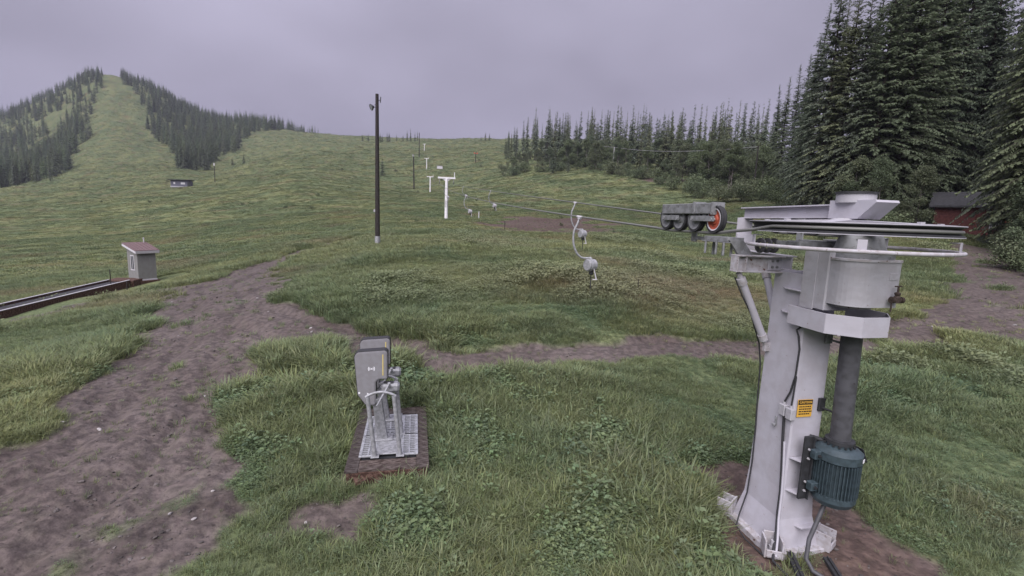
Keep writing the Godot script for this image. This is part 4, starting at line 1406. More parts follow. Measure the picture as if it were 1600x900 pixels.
		for e in [0.9, 1.06, 1.30]: m.cyl(P(rs - 0.09, 3.80, e), P(rs - 0.09, 3.965, e), 0.016, 0.016, 8)
		for e in [0.95, 1.12, 1.34]: m.cyl(P(rs + 0.06, 3.78, e), P(rs + 0.06, 3.965, e), 0.02, 0.016, 8)
		part("sheave_mount", m, M.grey, t)
		m = Mb.new()
		m.prism(PackedVector2Array([Vector2(-0.12, 4.0), Vector2(0.08, 4.0), Vector2(0.24, 3.82), Vector2(0.24, 3.80), Vector2(0.04, 3.80)]), P(rs + (0.06 if s < 0 else -0.06), 0, 0.85), Vector3(-s, 0, 0), Vector3.UP, Vector3(0, 0, 1), 0.02)
		m.box(P(rs - 0.1 * s, 4.14, 1.9), Vector3(0.03, 0.42, 0.12), Basis.IDENTITY, 0.003)
		m.box(P(rs - 0.1 * s, 3.985, 1.5), Vector3(0.04, 0.05, 0.9), Basis.IDENTITY, 0.003)
		part("sheave_bracket", m, M.grey, t)

# ------------------------------------------------------------------ rope, towers, hangers
const SHEAR := [[-0.22, 74.7], [1.09, 211.6], [1.87, 320.5], [2.80, 471.3]]
var tower_arm := []

func rope_point(side: float, l: float) -> Vector3:
	# height of the rope between the station and the first tower
	var a: Vector2 = Vector2(2.62, 4.09) if side < 0 else Vector2(2.62, 4.16)
	var b := Vector2(74.7, 9.05)
	var s := (l - a.x) / (b.x - a.x)
	var r := lerpf(-1.06 if side < 0 else 0.97, -0.22 + 1.12 * side, s)
	return W(r, lerpf(a.y, b.y, s) - 4.0 * s * (1.0 - s) * (0.55 if side < 0 else 0.1), l)

func build_rope() -> void:
	var m := Mb.new()
	var p := PackedVector3Array()
	# from the far end of the left rope, round the bullwheel and back up the right rope
	for k in range(3, 0, -1):
		for q in 12:
			var s := q / 12.0
			p.push_back(tower_arm[k][0].lerp(tower_arm[k - 1][0], s) - Vector3.UP * 4.0 * s * (1.0 - s) * 1.2)
	for q in range(40, 0, -1): p.push_back(rope_point(-1.0, lerpf(2.62, 74.7, pow(q / 40.0, 1.5))))
	for l in [2.53, 2.14, 1.72, 1.25, 0.9, 0.5]: p.push_back(W(-1.06, 4.075 if l > 1.2 else lerpf(4.195, 4.085, l / 1.25), l))
	for k in 33:
		var a := PI * k / 32.0
		p.push_back(W(-0.045 - cos(a) * 1.015, 4.2, 0.18 - sin(a) * 1.015))
	for l in [0.9, 1.25, 1.72, 2.14, 2.53]: p.push_back(W(0.97, 4.2 if l < 1.0 else 4.09, l))
	for q in range(1, 41): p.push_back(rope_point(1.0, lerpf(2.62, 74.7, pow(q / 40.0, 1.5))))
	for k in 3:
		for q in range(1, 13):
			var s := q / 12.0
			p.push_back(tower_arm[k][1].lerp(tower_arm[k + 1][1], s) - Vector3.UP * 4.0 * s * (1.0 - s) * 1.2)
	m.tube(p, 0.021, 7)
	tag(part("haul_rope", m, M.rope, self), "steel haul rope running from the bullwheel up the lift line", "rope")

func build_hanger(side: float, l: float, called_label: String, full := true) -> void:
	var o := base("tow_hanger", rope_point(side, l), TURN)
	tag(o, called_label, "tow bar", "tow hangers on the rope")
	var ahead := (rope_point(side, l + 0.5) - rope_point(side, l - 0.5)).normalized()
	var loc := Basis(Vector3.UP, -TURN) * ahead
	var m := Mb.new()
	m.cyl(-loc * 0.17, loc * 0.17, 0.03, 0.03, 10)
	m.box(Vector3(0, -0.03, 0), Vector3(0.07, 0.08, 0.12), Basis.IDENTITY, 0.01)
	part("grip", m, M.trim, o)
	m = Mb.new()
	var cv := Curve3D.new()
	for q in [[0.0, -0.03], [-0.05, -0.18], [-0.13, -0.38], [-0.125, -0.66], [-0.04, -0.88], [0.08, -1.0], [0.2, -1.03], [0.36, -1.02]]: cv.add_point(Vector3(q[0], q[1], 0))
	for k in range(1, cv.point_count - 1):
		var tg := (cv.get_point_position(k + 1) - cv.get_point_position(k - 1)) * 0.17
		cv.set_point_in(k, -tg)
		cv.set_point_out(k, tg)
	m.tube(cv.tessellate(3, 6), 0.027, 9)
	part("hanger_tube", m, M.galv, o)
	m = Mb.new()
	var c := Vector3(0.36, -1.2, 0)
	var ax := Vector3(0.9, 0, -0.35).normalized()
	m.lathe(c - ax * 0.13, ax, [Vector2(0, 0), Vector2(0.13, 0.0), Vector2(0.15, 0.015), Vector2(0.15, 0.06), Vector2(0.165, 0.065), Vector2(0.165, 0.1), Vector2(0.15, 0.105), Vector2(0.15, 0.235), Vector2(0.13, 0.26), Vector2(0, 0.26)], 24)
	m.box(Vector3(0.33, -1.05, 0), Vector3(0.12, 0.07, 0.08), Basis.IDENTITY, 0.01)
	part("spring_box", m, M.cast if not full else M.galv, o)
	m = Mb.new()
	m.box(c + Vector3(0.02, -0.19, 0.02), Vector3(0.1, 0.12, 0.1), Basis.IDENTITY, 0.015)
	m.cyl(c + Vector3(0.02, -0.22, 0.02), c + Vector3(0.02, -0.6 if full else -0.3, 0.02), 0.014, 0.012, 7)
	part("cord", m, M.dark, o)
	m = Mb.new()
	m.cyl(c + Vector3(0.05, -0.08, 0.12), c + Vector3(0.13, -0.36, 0.12), 0.014, 0.016, 8)
	m.cyl(c + Vector3(0.03, -0.36, 0.12), c + Vector3(0.15, -0.36, 0.12), 0.014, 0.014, 8)
	part("handle", m, M.trim, o)

func build_towers() -> void:
	var labels := ["nearest white lift tower with crossarm and climbing ladder", "second white lift tower just up the slope behind the nearest one", "third white lift tower high on the slope", "farthest white lift tower just under the skyline"]
	for k in 4:
		var f := W(SHEAR[k][0], 0, SHEAR[k][1])
		var g := ground(f.x, f.z)
		var hgt: float = [6.5, 6.6, 6.6, 6.4][k]
		var o := base("lift_tower", Vector3(f.x, g, f.z), TURN)
		tag(o, labels[k], "lift tower", "towers of the surface lift")
		var m := Mb.new()
		m.cyl(Vector3(0, -0.3, 0), Vector3(0, hgt - 0.1, 0), 0.27, 0.22, 18)
		m.cyl(Vector3(0, -0.3, 0), Vector3(0, 0.06, 0), 0.42, 0.42, 18)
		part("post", m, M.tower, o)
		m = Mb.new()
		m.box(Vector3(0, hgt, 0), Vector3(2.8, 0.26, 0.26), Basis.IDENTITY, 0.01)
		for s in [-1.0, 1.0]:
			m.prism(PackedVector2Array([Vector2(0.15, -0.1), Vector2(0.75, -0.1), Vector2(0.17, -0.5)]), Vector3(0, hgt, 0), Vector3(s, 0, 0), Vector3.UP, Vector3(0, 0, 1), 0.02)
		part("crossarm", m, M.tower, o)
		var rope_y: float = hgt - 0.95
		if k == 0: rope_y = 9.05 - g
		for s in [-1.0, 1.0]:
			m = Mb.new()
			m.box(Vector3(1.12 * s, hgt - 0.5, 0), Vector3(0.08, 0.8, 0.14), Basis.IDENTITY, 0.005)
			m.box(Vector3(1.12 * s, rope_y + 0.16, 0), Vector3(0.1, 0.12, 0.9), Basis.IDENTITY, 0.005)
			part("sheave_hanger", m, M.grey, o)
			for e in [-0.38, 0.38]:
				m = Mb.new()
				m.lathe(Vector3(1.12 * s - 0.04, rope_y + 0.17, e), Vector3(1, 0, 0), [Vector2(0, 0), Vector2(0.15, 0), Vector2(0.17, 0.02), Vector2(0.17, 0.06), Vector2(0.15, 0.08), Vector2(0, 0.08)], 20)
				part("sheave", m, M.shaft, o)
		m = Mb.new()
		m.cyl(Vector3(1.25, hgt + 0.1, 0), Vector3(1.25, hgt + 0.95, 0), 0.06, 0.06, 10)
		part("mast", m, M.tower, o)
		if k == 0:
			m = Mb.new()
			for q in 8:
				m.box(Vector3(0, 1.9 + q * 0.13, 0.24), Vector3(0.3, 0.025, 0.025))
			m.box(Vector3(-0.16, 2.4, 0.22), Vector3(0.03, 1.2, 0.03))
			m.box(Vector3(0.16, 2.4, 0.22), Vector3(0.03, 1.2, 0.03))
			part("ladder", m, M.grey, o)
		var b := Basis(Vector3.UP, TURN)
		tower_arm.append([Vector3(f.x, g, f.z) + b * Vector3(-1.12, rope_y, 0), Vector3(f.x, g, f.z) + b * Vector3(1.12, rope_y, 0)])

# ------------------------------------------------------------------ poles and small things
func build_pole() -> void:
	var x := -10.36
	var z := -36.64
	var g := ground(x, z)
	var o := base("lamp_pole", Vector3(x, g, z))
	tag(o, "tall dark wooden pole with round floodlight near its top", "pole")
	var m := Mb.new()
	m.cyl(Vector3(0, 0.5, 0), Vector3(0.03, 12.72 - g, 0), 0.185, 0.115, 16)
	part("pole", m, M.pole_wood, o)
	m = Mb.new()
	m.cyl(Vector3(0, -0.4, 0), Vector3(0, 0.72, 0), 0.21, 0.2, 18)
	m.box(Vector3(0, 0.4, 0.2), Vector3(0.16, 0.5, 0.03), Basis.IDENTITY, 0.004)
	part("sleeve", m, M.galv, o)
	m = Mb.new()
	m.cyl(Vector3(0, 10.1, 0), Vector3(-0.22, 10.12, 0.05), 0.025, 0.025, 8)
	m.cyl(Vector3(-0.15, 10.28, 0.02), Vector3(0.1, 10.28, 0), 0.02, 0.02, 8)
	part("lamp_arm", m, M.dark, o)
	m = Mb.new()
	var ax := Vector3(-0.75, -0.35, 0.55).normalized()
	m.lathe(Vector3(-0.2, 10.14, 0.05), ax, [Vector2(0, -0.02), Vector2(0.08, 0.0), Vector2(0.12, 0.06), Vector2(0.22, 0.16), Vector2(0.24, 0.22), Vector2(0.22, 0.24)], 24)
	var fl := part("floodlight", m, M.lamp_head, o)
	m = Mb.new()
	m.lathe(Vector3(-0.2, 10.14, 0.05), ax, [Vector2(0.0, 0.235), Vector2(0.215, 0.215)], 24)
	part("lens", m, M.lens, fl)
	m = Mb.new()
	m.cyl(Vector3(0.1, 10.6, 0), Vector3(0.28, 10.62, 0), 0.025, 0.025, 8)
	m.cyl(Vector3(0.27, 10.45, 0), Vector3(0.3, 10.85, 0), 0.035, 0.03, 8)
	part("antenna", m, M.dark, o)
	m = Mb.new()
	m.box(Vector3(-0.2, 4.3 - g, 0.05), Vector3(0.12, 0.2, 0.1), Basis.IDENTITY, 0.01)
	part("switch_box", m, M.cast, o)

func plain_pole(x: float, z: float, hgt: float, r: float, label: String, head: int, material: Material = null) -> void:
	var o := base("wooden_pole", Vector3(x, ground(x, z), z), 0.3)
	tag(o, label, "pole")
	var m := Mb.new()
	m.cyl(Vector3(0, -0.4, 0), Vector3(-0.02 * hgt if head == 1 else 0.0, hgt, 0), r * 1.2, r * 0.8, 10)
	part("pole", m, M.pole_wood if material == null else material, o)
	if head == 1:
		m = Mb.new()
		m.lathe(Vector3(-0.02 * hgt, hgt - 0.5, 0.2), Vector3(-0.5, -0.3, 0.8), [Vector2(0, 0), Vector2(0.3, 0.1), Vector2(0.5, 0.4), Vector2(0, 0.42)], 14)
		part("floodlight", m, M.cast, o)
	elif head == 2:
		m = Mb.new()
		m.box(Vector3(-0.9, hgt - 0.2, 0), Vector3(0.8, 0.7, 0.2), Basis.IDENTITY, 0.05)
		m.box(Vector3(0.9, hgt - 0.2, 0), Vector3(0.8, 0.7, 0.2), Basis.IDENTITY, 0.05)
		m.box(Vector3(0, hgt - 0.3, 0), Vector3(2.2, 0.2, 0.15))
		part("floodlight", m, M.cloth_red, o)
	elif head == 3:
		m = Mb.new()
		m.box(Vector3(0, hgt - 0.3, 0.05), Vector3(0.5, 1.3, 0.2), Basis.IDENTITY, 0.02)
		part("sign_board", m, M.trim, o)

func build_small_things() -> void:
	plain_pole(-47.4, -228.6, 15.8, 0.28, "slanting wooden pole with pale lamp left of the lift towers", 1)
	plain_pole(-78.7, -399.0, 19.0, 0.3, "thin dark pole high on the slope beside the skyline trees", 0)
	plain_pole(-26.8, -323.8, 6.4, 0.22, "short post carrying two reddish lamp heads right of the lift towers", 2)
	plain_pole(-155.2, -252.5, 9.4, 0.16, "thin pole with pale top above the far hut", 3)
	plain_pole(42.2, -215.0, 35.7 - ground(42.2, -215.0), 0.2, "pale pole carrying the wire in front of the bank wood", 0, M.cast)
	var o := base("white_box", Vector3(-48.8, ground(-48.8, -314.3), -314.3), 0.2)
	tag(o, "small white equipment box with dark roof high on the slope", "box")
	var m := Mb.new()
	m.box(Vector3(0, 0.9, 0), Vector3(3.4, 1.8, 2.2), Basis.IDENTITY, 0.05)
	part("body", m, M.trim, o)
	m = Mb.new()
	m.box(Vector3(0, 1.9, 0), Vector3(3.8, 0.2, 2.6), Basis.IDENTITY, 0.03)
	part("roof", m, M.grey, o)
	for q in [[-5.98, -81.2, 1.15, 0.09, "pale marker stake in the meadow right of the nearest tower", 0], [-1.09, -55.1, 1.25, 0.04, "thin dark stake in front of the bare earth patch", 1], [5.1, -19.3, 0.62, 0.018, "thin dark stake in the brown grass above the track", 1], [-25.6, -30.2, 1.35, 0.03, "thin dark post beside the conveyor near the grey shed", 1], [-24.9, -30.6, 0.55, 0.04, "short dark stub post between conveyor and grey shed", 1]]:
		o = base("stake", Vector3(q[0], ground(q[0], q[1]), q[1]))
		tag(o, q[4], "stake")
		m = Mb.new()
		m.cyl(Vector3(0, -0.2, 0), Vector3(0.02, q[2], 0), q[3], q[3] * 0.85, 9)
		part("shaft", m, M.trim if q[5] == 0 else M.pole_wood, o)
		m = Mb.new()
		m.cyl(Vector3(0.02, q[2], 0), Vector3(0.02, q[2] + q[3], 0), q[3] * 0.8, q[3] * 0.3, 9)
		part("cap", m, M.trim if q[5] == 0 else M.dark, o)
	# the wire along the bank wood
	m = Mb.new()
	var p := PackedVector3Array()
	var a := Vector3(-4.4, 69.8, -400.0)
	var b := Vector3(42.2, 35.6, -215.0)
	var c := Vector3(57.3, 22.7, -118.0)
	for k in 13: p.push_back(a.lerp(b, k / 12.0) - Vector3.UP * 4.0 * (k / 12.0) * (1.0 - k / 12.0) * 1.4)
	for k in range(1, 13): p.push_back(b.lerp(c, k / 12.0) - Vector3.UP * 4.0 * (k / 12.0) * (1.0 - k / 12.0) * 1.4)
	m.tube(p, 0.045, 5)
	tag(part("overhead_wire", m, M.cast, self), "pale overhead wire sagging in front of the bank wood", "wire")
	plain_pole(-4.4, -400.0, 69.9 - ground(-4.4, -400.0), 0.18, "wooden pole at the left end of the sagging wire", 0)
	plain_pole(57.3, -118.0, 22.8 - ground(57.3, -118.0), 0.18, "wooden pole at the right end of the sagging wire among trees", 0)

# ------------------------------------------------------------------ gate platform
const KP := Vector3(-1.86, 0.09, -7.05)
func build_platform() -> void:
	var o := base("gate_platform", KP, TURN)
	tag(o, "low plank platform with pale metal grating in the grass", "platform")
	var m: Mb
	# timber bearers
	for l in [-0.01, 0.75, 1.5, 2.3]:
		m = Mb.new()
		m.box(P(0, 0.02, l), Vector3(1.24, 0.2, 0.1), Basis.IDENTITY, 0.008)
		part("bearer", m, M.timber, o)
	m = Mb.new()
	m.box(P(-0.42, 0.005, -0.03), Vector3(0.2, 0.07, 0.26), Basis(Vector3.UP, 0.4), 0.008)
	part("block", m, M.timber, o)
	# planks: two wide ones along the sides, narrower ones across the ends
	var k := 0
	for q in [[-0.545, 1.16, 0.2, 2.46], [0.545, 1.16, 0.2, 2.46]]:
		m = Mb.new()
		m.box(P(q[0], 0.14, q[1]), Vector3(q[2], 0.035, q[3]), Basis.IDENTITY, 0.004)
		part("plank", m, M.plank[k % 4], o)
		k += 1
	for l in [0.02, 0.18, 2.14, 2.30]:
		m = Mb.new()
		m.box(P(0, 0.138, l), Vector3(0.885, 0.035, 0.15), Basis.IDENTITY, 0.004)
		part("plank", m, M.plank[k % 4], o)
		k += 1
	m = Mb.new()
	m.box(P(0, 0.115, 1.15), Vector3(0.88, 0.01, 1.62))
	part("deck", m, M.dark, o)
	# grating panels: frames with bars
	for q in [[-0.33, 0.72, 0.2, 0.66], [-0.33, 1.5, 0.2, 0.78], [-0.02, 1.12, 0.36, 0.30], [-0.02, 1.58, 0.36, 0.56], [0.33, 0.72, 0.2, 0.66], [0.33, 1.5, 0.2, 0.78]]:
		var c := P(q[0], 0.165, q[1])
		var w: float = q[2]
		var d: float = q[3]
		m = Mb.new()
		for s in [-1.0, 1.0]:
			m.box(c + Vector3(s * (w * 0.5 + 0.02), 0, 0), Vector3(0.05, 0.03, d + 0.1), Basis.IDENTITY, 0.004)
			m.box(c + Vector3(0, 0, s * (d * 0.5 + 0.025)), Vector3(w - 0.01, 0.03, 0.05), Basis.IDENTITY, 0.004)
		var fr := part("grating_frame", m, M.alu, o)
		m = Mb.new()
		var n := int(d / 0.072)
		for e in n: m.box(c + Vector3(0, 0, lerpf(-d * 0.5 + 0.02, d * 0.5 - 0.02, (e + 0.5) / n)), Vector3(w, 0.022, 0.026))
		m.box(c, Vector3(0.025, 0.024, d))
		part("grating_bars", m, M.alu, fr).set_meta("kind", "stuff")
	m = Mb.new()
	m.box(P(-0.02, 0.168, 0.64), Vector3(0.40, 0.024, 0.5), Basis.IDENTITY, 0.006)
	part("front_plate", m, M.galv, o)
	m = Mb.new()
	m.box(P(-0.02, 0.175, 1.93), Vector3(0.40, 0.03, 0.1), Basis.IDENTITY, 0.006)
	part("rear_plate", m, M.alu, o)

func arc_ring(m: Mb, c: Vector3, ax: Vector3, ay: Vector3, r: float, w: float, a0: float, a1: float) -> void:
	var nrm := ax.cross(ay)
	for k in 8:
		var t0 := lerpf(a0, a1, k / 8.0)
		var t1 := lerpf(a0, a1, (k + 1) / 8.0)
		var d0 := ax * cos(t0) + ay * sin(t0)
		var d1 := ax * cos(t1) + ay * sin(t1)
		m.quad(c + d0 * (r - w), c + d0 * (r + w), c + d1 * (r + w), c + d1 * (r - w), nrm)

func build_gates() -> void:
	var y0 := 0.18
	var lab := ["nearer grey ticket gate with rounded reader panel on the platform", "farther grey ticket gate partly hidden behind the nearer one"]
	for k in 2:
		var l: float = [0.0, 0.8][k]
		var o := base("ticket_gate", KP + Basis(Vector3.UP, TURN) * P(0, y0, l), TURN)
		tag(o, lab[k], "ticket gate", "ticket gates on the platform")
		# hoop of two legs and a bowed handle
		for s in [-1.0, 1.0]:
			var m := Mb.new()
			m.cyl(P(-0.015 + s * 0.2, 0.0, 0.31), P(-0.118 + s * 0.205, 1.02, 0.30), 0.036, 0.034, 14)
			m.box(P(-0.015 + s * 0.2, 0.006, 0.31), Vector3(0.13, 0.014, 0.12), Basis.IDENTITY, 0.003)
			part("leg", m, M.galv, o)
		var m := Mb.new()
		var p := PackedVector3Array()
		for q in 15:
			var s := q / 14.0 * 2.0 - 1.0
			p.push_back(P(-0.118 + s * 0.235, 1.095 - 0.075 * s * s, 0.30))
		m.tube(p, 0.021, 8)
		part("handle", m, M.galv, o)
		m = Mb.new()
		m.loft([PackedVector3Array([P(-0.21, 0.0, 0.90), P(-0.05, 0.0, 0.90), P(-0.05, 0.0, 1.04), P(-0.21, 0.0, 1.04)]), PackedVector3Array([P(-0.28, 0.82, 0.70), P(-0.14, 0.82, 0.70), P(-0.14, 0.82, 0.84), P(-0.28, 0.82, 0.84)])])
		m.box(P(-0.13, 0.012, 0.97), Vector3(0.34, 0.024, 0.26), Basis.IDENTITY, 0.005)
		part("column", m, M.galv, o)
		# reader panel: rounded outline with the lower right cut away
		var out := PackedVector2Array()
		for q in [[-0.47, 1.55, 0.1, PI, -0.5], [-0.09, 1.605, 0.065, PI * 0.5, -0.5], [-0.065, 1.20, 0.04, 0.0, -0.5], [-0.145, 1.09, -0.07, PI * 0.5, 0.5], [-0.265, 0.76, 0.05, 0.0, -0.5], [-0.34, 0.80, 0.09, PI * 1.5, -0.36], [-0.455, 0.93, 0.07, PI * 1.14, -0.14]]:
			for e in 7:
				var a: float = q[3] + PI * q[4] * e / 6.0
				out.push_back(Vector2(q[0] + cos(a) * absf(q[2]), q[1] + sin(a) * absf(q[2])))
		var inner := Geometry2D.offset_polygon(out, -0.010)
		m = Mb.new()
		m.prism(out, P(0, 0, 0.80), Vector3(1, 0, 0), Vector3.UP, Vector3(0, 0, 1), 0.085)
		var pn := part("reader_panel", m, M.plastic_dark, o)
		m = Mb.new()
		m.prism(inner[0], P(0, 0, 0.80), Vector3(1, 0, 0), Vector3.UP, Vector3(0, 0, 1), 0.098)
		m.prism(Geometry2D.offset_polygon(out, -0.020)[0], P(0, 0, 0.80), Vector3(1, 0, 0), Vector3.UP, Vector3(0, 0, 1), 0.108)
		m.prism(Geometry2D.offset_polygon(out, -0.034)[0], P(0, 0, 0.80), Vector3(1, 0, 0), Vector3.UP, Vector3(0, 0, 1), 0.114)
		part("shell", m, M.plastic, pn)
		m = Mb.new()
		m.box(P(-0.107, 1.42, 0.682), Vector3(0.014, 0.36, 0.004))
		part("stripe", m, M.stripe, pn)
		# the radio-wave symbol and the small marks
		m = Mb.new()
		var c := P(-0.29, 1.36, 0.6815)
		arc_ring(m, c, Vector3(1, 0, 0), Vector3.UP, 0.006, 0.006, 0, TAU)
		for r in [0.028, 0.05]:
			arc_ring(m, c, Vector3(1, 0, 0), Vector3.UP, r, 0.006, -0.75, 0.75)
			arc_ring(m, c, Vector3(1, 0, 0), Vector3.UP, r, 0.006, PI - 0.75, PI + 0.75)
		c = P(-0.33, 0.93, 0.6815)
		m.tri(c, c + Vector3(-0.035, 0.02, 0), c + Vector3(-0.035, -0.02, 0), Vector3(0, 0, 1))
		m.tri(c, c + Vector3(0.035, 0.02, 0), c + Vector3(0.035, -0.02, 0), Vector3(0, 0, 1))
		arc_ring(m, P(-0.49, 0.95, 0.6815), Vector3(1, 0, 0), Vector3.UP, 0.009, 0.009, 0, TAU)
		part("symbol", m, M.print_white, pn)
		# turnstile drum at the side
		m = Mb.new()
		m.lathe(P(-0.12, 0.96, 0.84), Vector3(1, 0.05, 0), [Vector2(0, 0), Vector2(0.07, 0), Vector2(0.085, 0.02), Vector2(0.085, 0.22), Vector2(0.07, 0.27), Vector2(0.0, 0.275)], 24)
		m.box(P(0.01, 0.985, 0.84), Vector3(0.30, 0.15, 0.19), Basis.IDENTITY, 0.035)
		part("turnstile_drum", m, M.galv, o)
		m = Mb.new()
		m.box(P(-0.02, 1.072, 0.82), Vector3(0.16, 0.012, 0.1), Basis.IDENTITY, 0.003)
		part("drum_cap", m, M.plastic_dark, o)
		m = Mb.new()
		m.cyl(P(-0.01, 1.08, 0.70), P(-0.19, 0.83, 0.36), 0.016, 0.014, 8)
		m.cyl(P(-0.01, 1.02, 0.72), P(-0.01, 1.1, 0.70), 0.025, 0.025, 10)
		part("turnstile_arm", m, M.galv, o)

# ------------------------------------------------------------------ shed, conveyor, huts
func build_shed() -> void:
	var x := -25.9
	var z := -33.3
	var y := ground(-25.2, -32.3) - 0.02
	var tr := 1.15
	var o := base("control_shed", Vector3(x, y, z), tr)
	o.scale = Vector3(0.68, 1.0, 0.68)
	tag(o, "small grey control shed with sloping maroon roof by the dirt track", "shed")
	var m := Mb.new()
	m.loft([PackedVector3Array([Vector3(-0.85, 0.1, 0.85), Vector3(0.85, 0.1, 0.85), Vector3(0.85, 0.1, -0.85), Vector3(-0.85, 0.1, -0.85)]), PackedVector3Array([Vector3(-0.85, 2.26, 0.85), Vector3(0.85, 2.26, 0.85), Vector3(0.85, 2.62, -0.85), Vector3(-0.85, 2.62, -0.85)])])
	part("wall", m, M.shed_wall, o)
	m = Mb.new()
	m.box(Vector3(0, 0.0, 0), Vector3(2.1, 0.5, 2.1), Basis.IDENTITY, 0.02)
	part("plinth", m, M.timber, o)
	for q in [[Vector3(0, 0.30, 0.862), Vector3(1.74, 0.1, 0.024)], [Vector3(-0.862, 0.30, 0), Vector3(0.024, 0.1, 1.70)]]:
		m = Mb.new()
		m.box(q[0], q[1])
		part("skirting", m, M.trim, o)
	var tilt := Basis(Vector3.RIGHT, atan2(0.36, 1.7))
	m = Mb.new()
	m.box(Vector3(0, 2.56, 0), Vector3(2.26, 0.05, 2.3), tilt, 0.008)
	for k in 6: m.box(Vector3(-0.95 + 0.38 * k, 2.56, 0) + tilt.y * 0.035, Vector3(0.04, 0.025, 2.28), tilt)
	var rf := part("roof", m, M.shed_roof, o)
	m = Mb.new()
	m.box(Vector3(0, 2.45, 0) + tilt.z * 1.13, Vector3(2.22, 0.17, 0.04), tilt, 0.004)
	m.box(Vector3(0, 2.45, 0) - tilt.z * 1.13, Vector3(2.22, 0.17, 0.04), tilt, 0.004)
	m.box(Vector3(-1.09, 2.45, 0), Vector3(0.04, 0.17, 2.2), tilt, 0.004)
	m.box(Vector3(1.09, 2.45, 0), Vector3(0.04, 0.17, 2.2), tilt, 0.004)
	part("fascia", m, M.trim, rf)
	m = Mb.new()
	m.cyl(Vector3(0.75, 2.8, -0.8), Vector3(0.75, 3.1, -0.8), 0.05, 0.05, 10)
	m.cyl(Vector3(0.75, 3.08, -0.8), Vector3(0.75, 3.14, -0.8), 0.09, 0.07, 10)
	part("vent_pipe", m, M.trim, rf)
	m = Mb.new()
	for q in [[-0.27, 0.0, 0.06, 1.0], [0.27, 0.0, 0.06, 1.0], [0.0, 0.0, 0.05, 1.0]]: m.box(Vector3(-0.862, 1.47, q[0]), Vector3(0.03, q[3], q[2]))
	m.box(Vector3(-0.862, 1.96, 0), Vector3(0.032, 0.06, 0.6))
	m.box(Vector3(-0.862, 0.98, 0), Vector3(0.05, 0.06, 0.66))
	var wn := part("window", m, M.trim, o)
	for s in [-0.135, 0.135]:
		m = Mb.new()
		m.box(Vector3(-0.854, 1.47, s), Vector3(0.01, 0.93, 0.21))
		part("pane", m, M.glass, wn)
	m = Mb.new()
	for k in 4: m.box(Vector3(-0.1, 2.0 + k * 0.045, 0.862), Vector3(0.9, 0.012, 0.025), Basis(Vector3.RIGHT, 0.5))
	part("louvre", m, M.shed_wall, o)
	# the conveyor's upper station next to it
	var a := Vector3(-26.2, 0, -31.6)
	var b := Vector3(-24.6, 0, -21.0)
	a.y = y + 0.15
	b.y = ground(b.x, b.z) + 0.2
	var d := b - a
	var cv := base("snow_conveyor", Vector3(a.x, a.y, a.z), atan2(d.x, d.z))
	tag(cv, "long low belt conveyor with rust brown side and white rails below the shed", "conveyor")
	var ln := Vector2(d.x, d.z).length()
	var pitch := Basis(Vector3.RIGHT, -atan2(d.y, ln))
	var L3 := d.length() + 5.0
	for s in [-1.0, 1.0]:
		var n := 6
		for k in n:
			m = Mb.new()
			m.box(pitch * Vector3(s * 0.62, -0.05, L3 * (k + 0.5) / n), Vector3(0.06, 0.62, L3 / n - 0.03), pitch, 0.006)
			part("side_panel", m, M.timber, cv)
		m = Mb.new()
		m.box(pitch * Vector3(s * 0.62, 0.285, L3 * 0.5), Vector3(0.085, 0.04, L3), pitch, 0.01)
		part("rail", m, M.trim, cv)
	m = Mb.new()
	m.box(pitch * Vector3(0, 0.12, L3 * 0.5), Vector3(1.16, 0.08, L3 - 0.1), pitch, 0.01)
	part("belt", m, M.belt, cv)
	m = Mb.new()
	m.box(pitch * Vector3(0, 0.0, -0.6), Vector3(1.7, 0.5, 1.2), pitch, 0.02)
	part("end_housing", m, M.timber, cv)

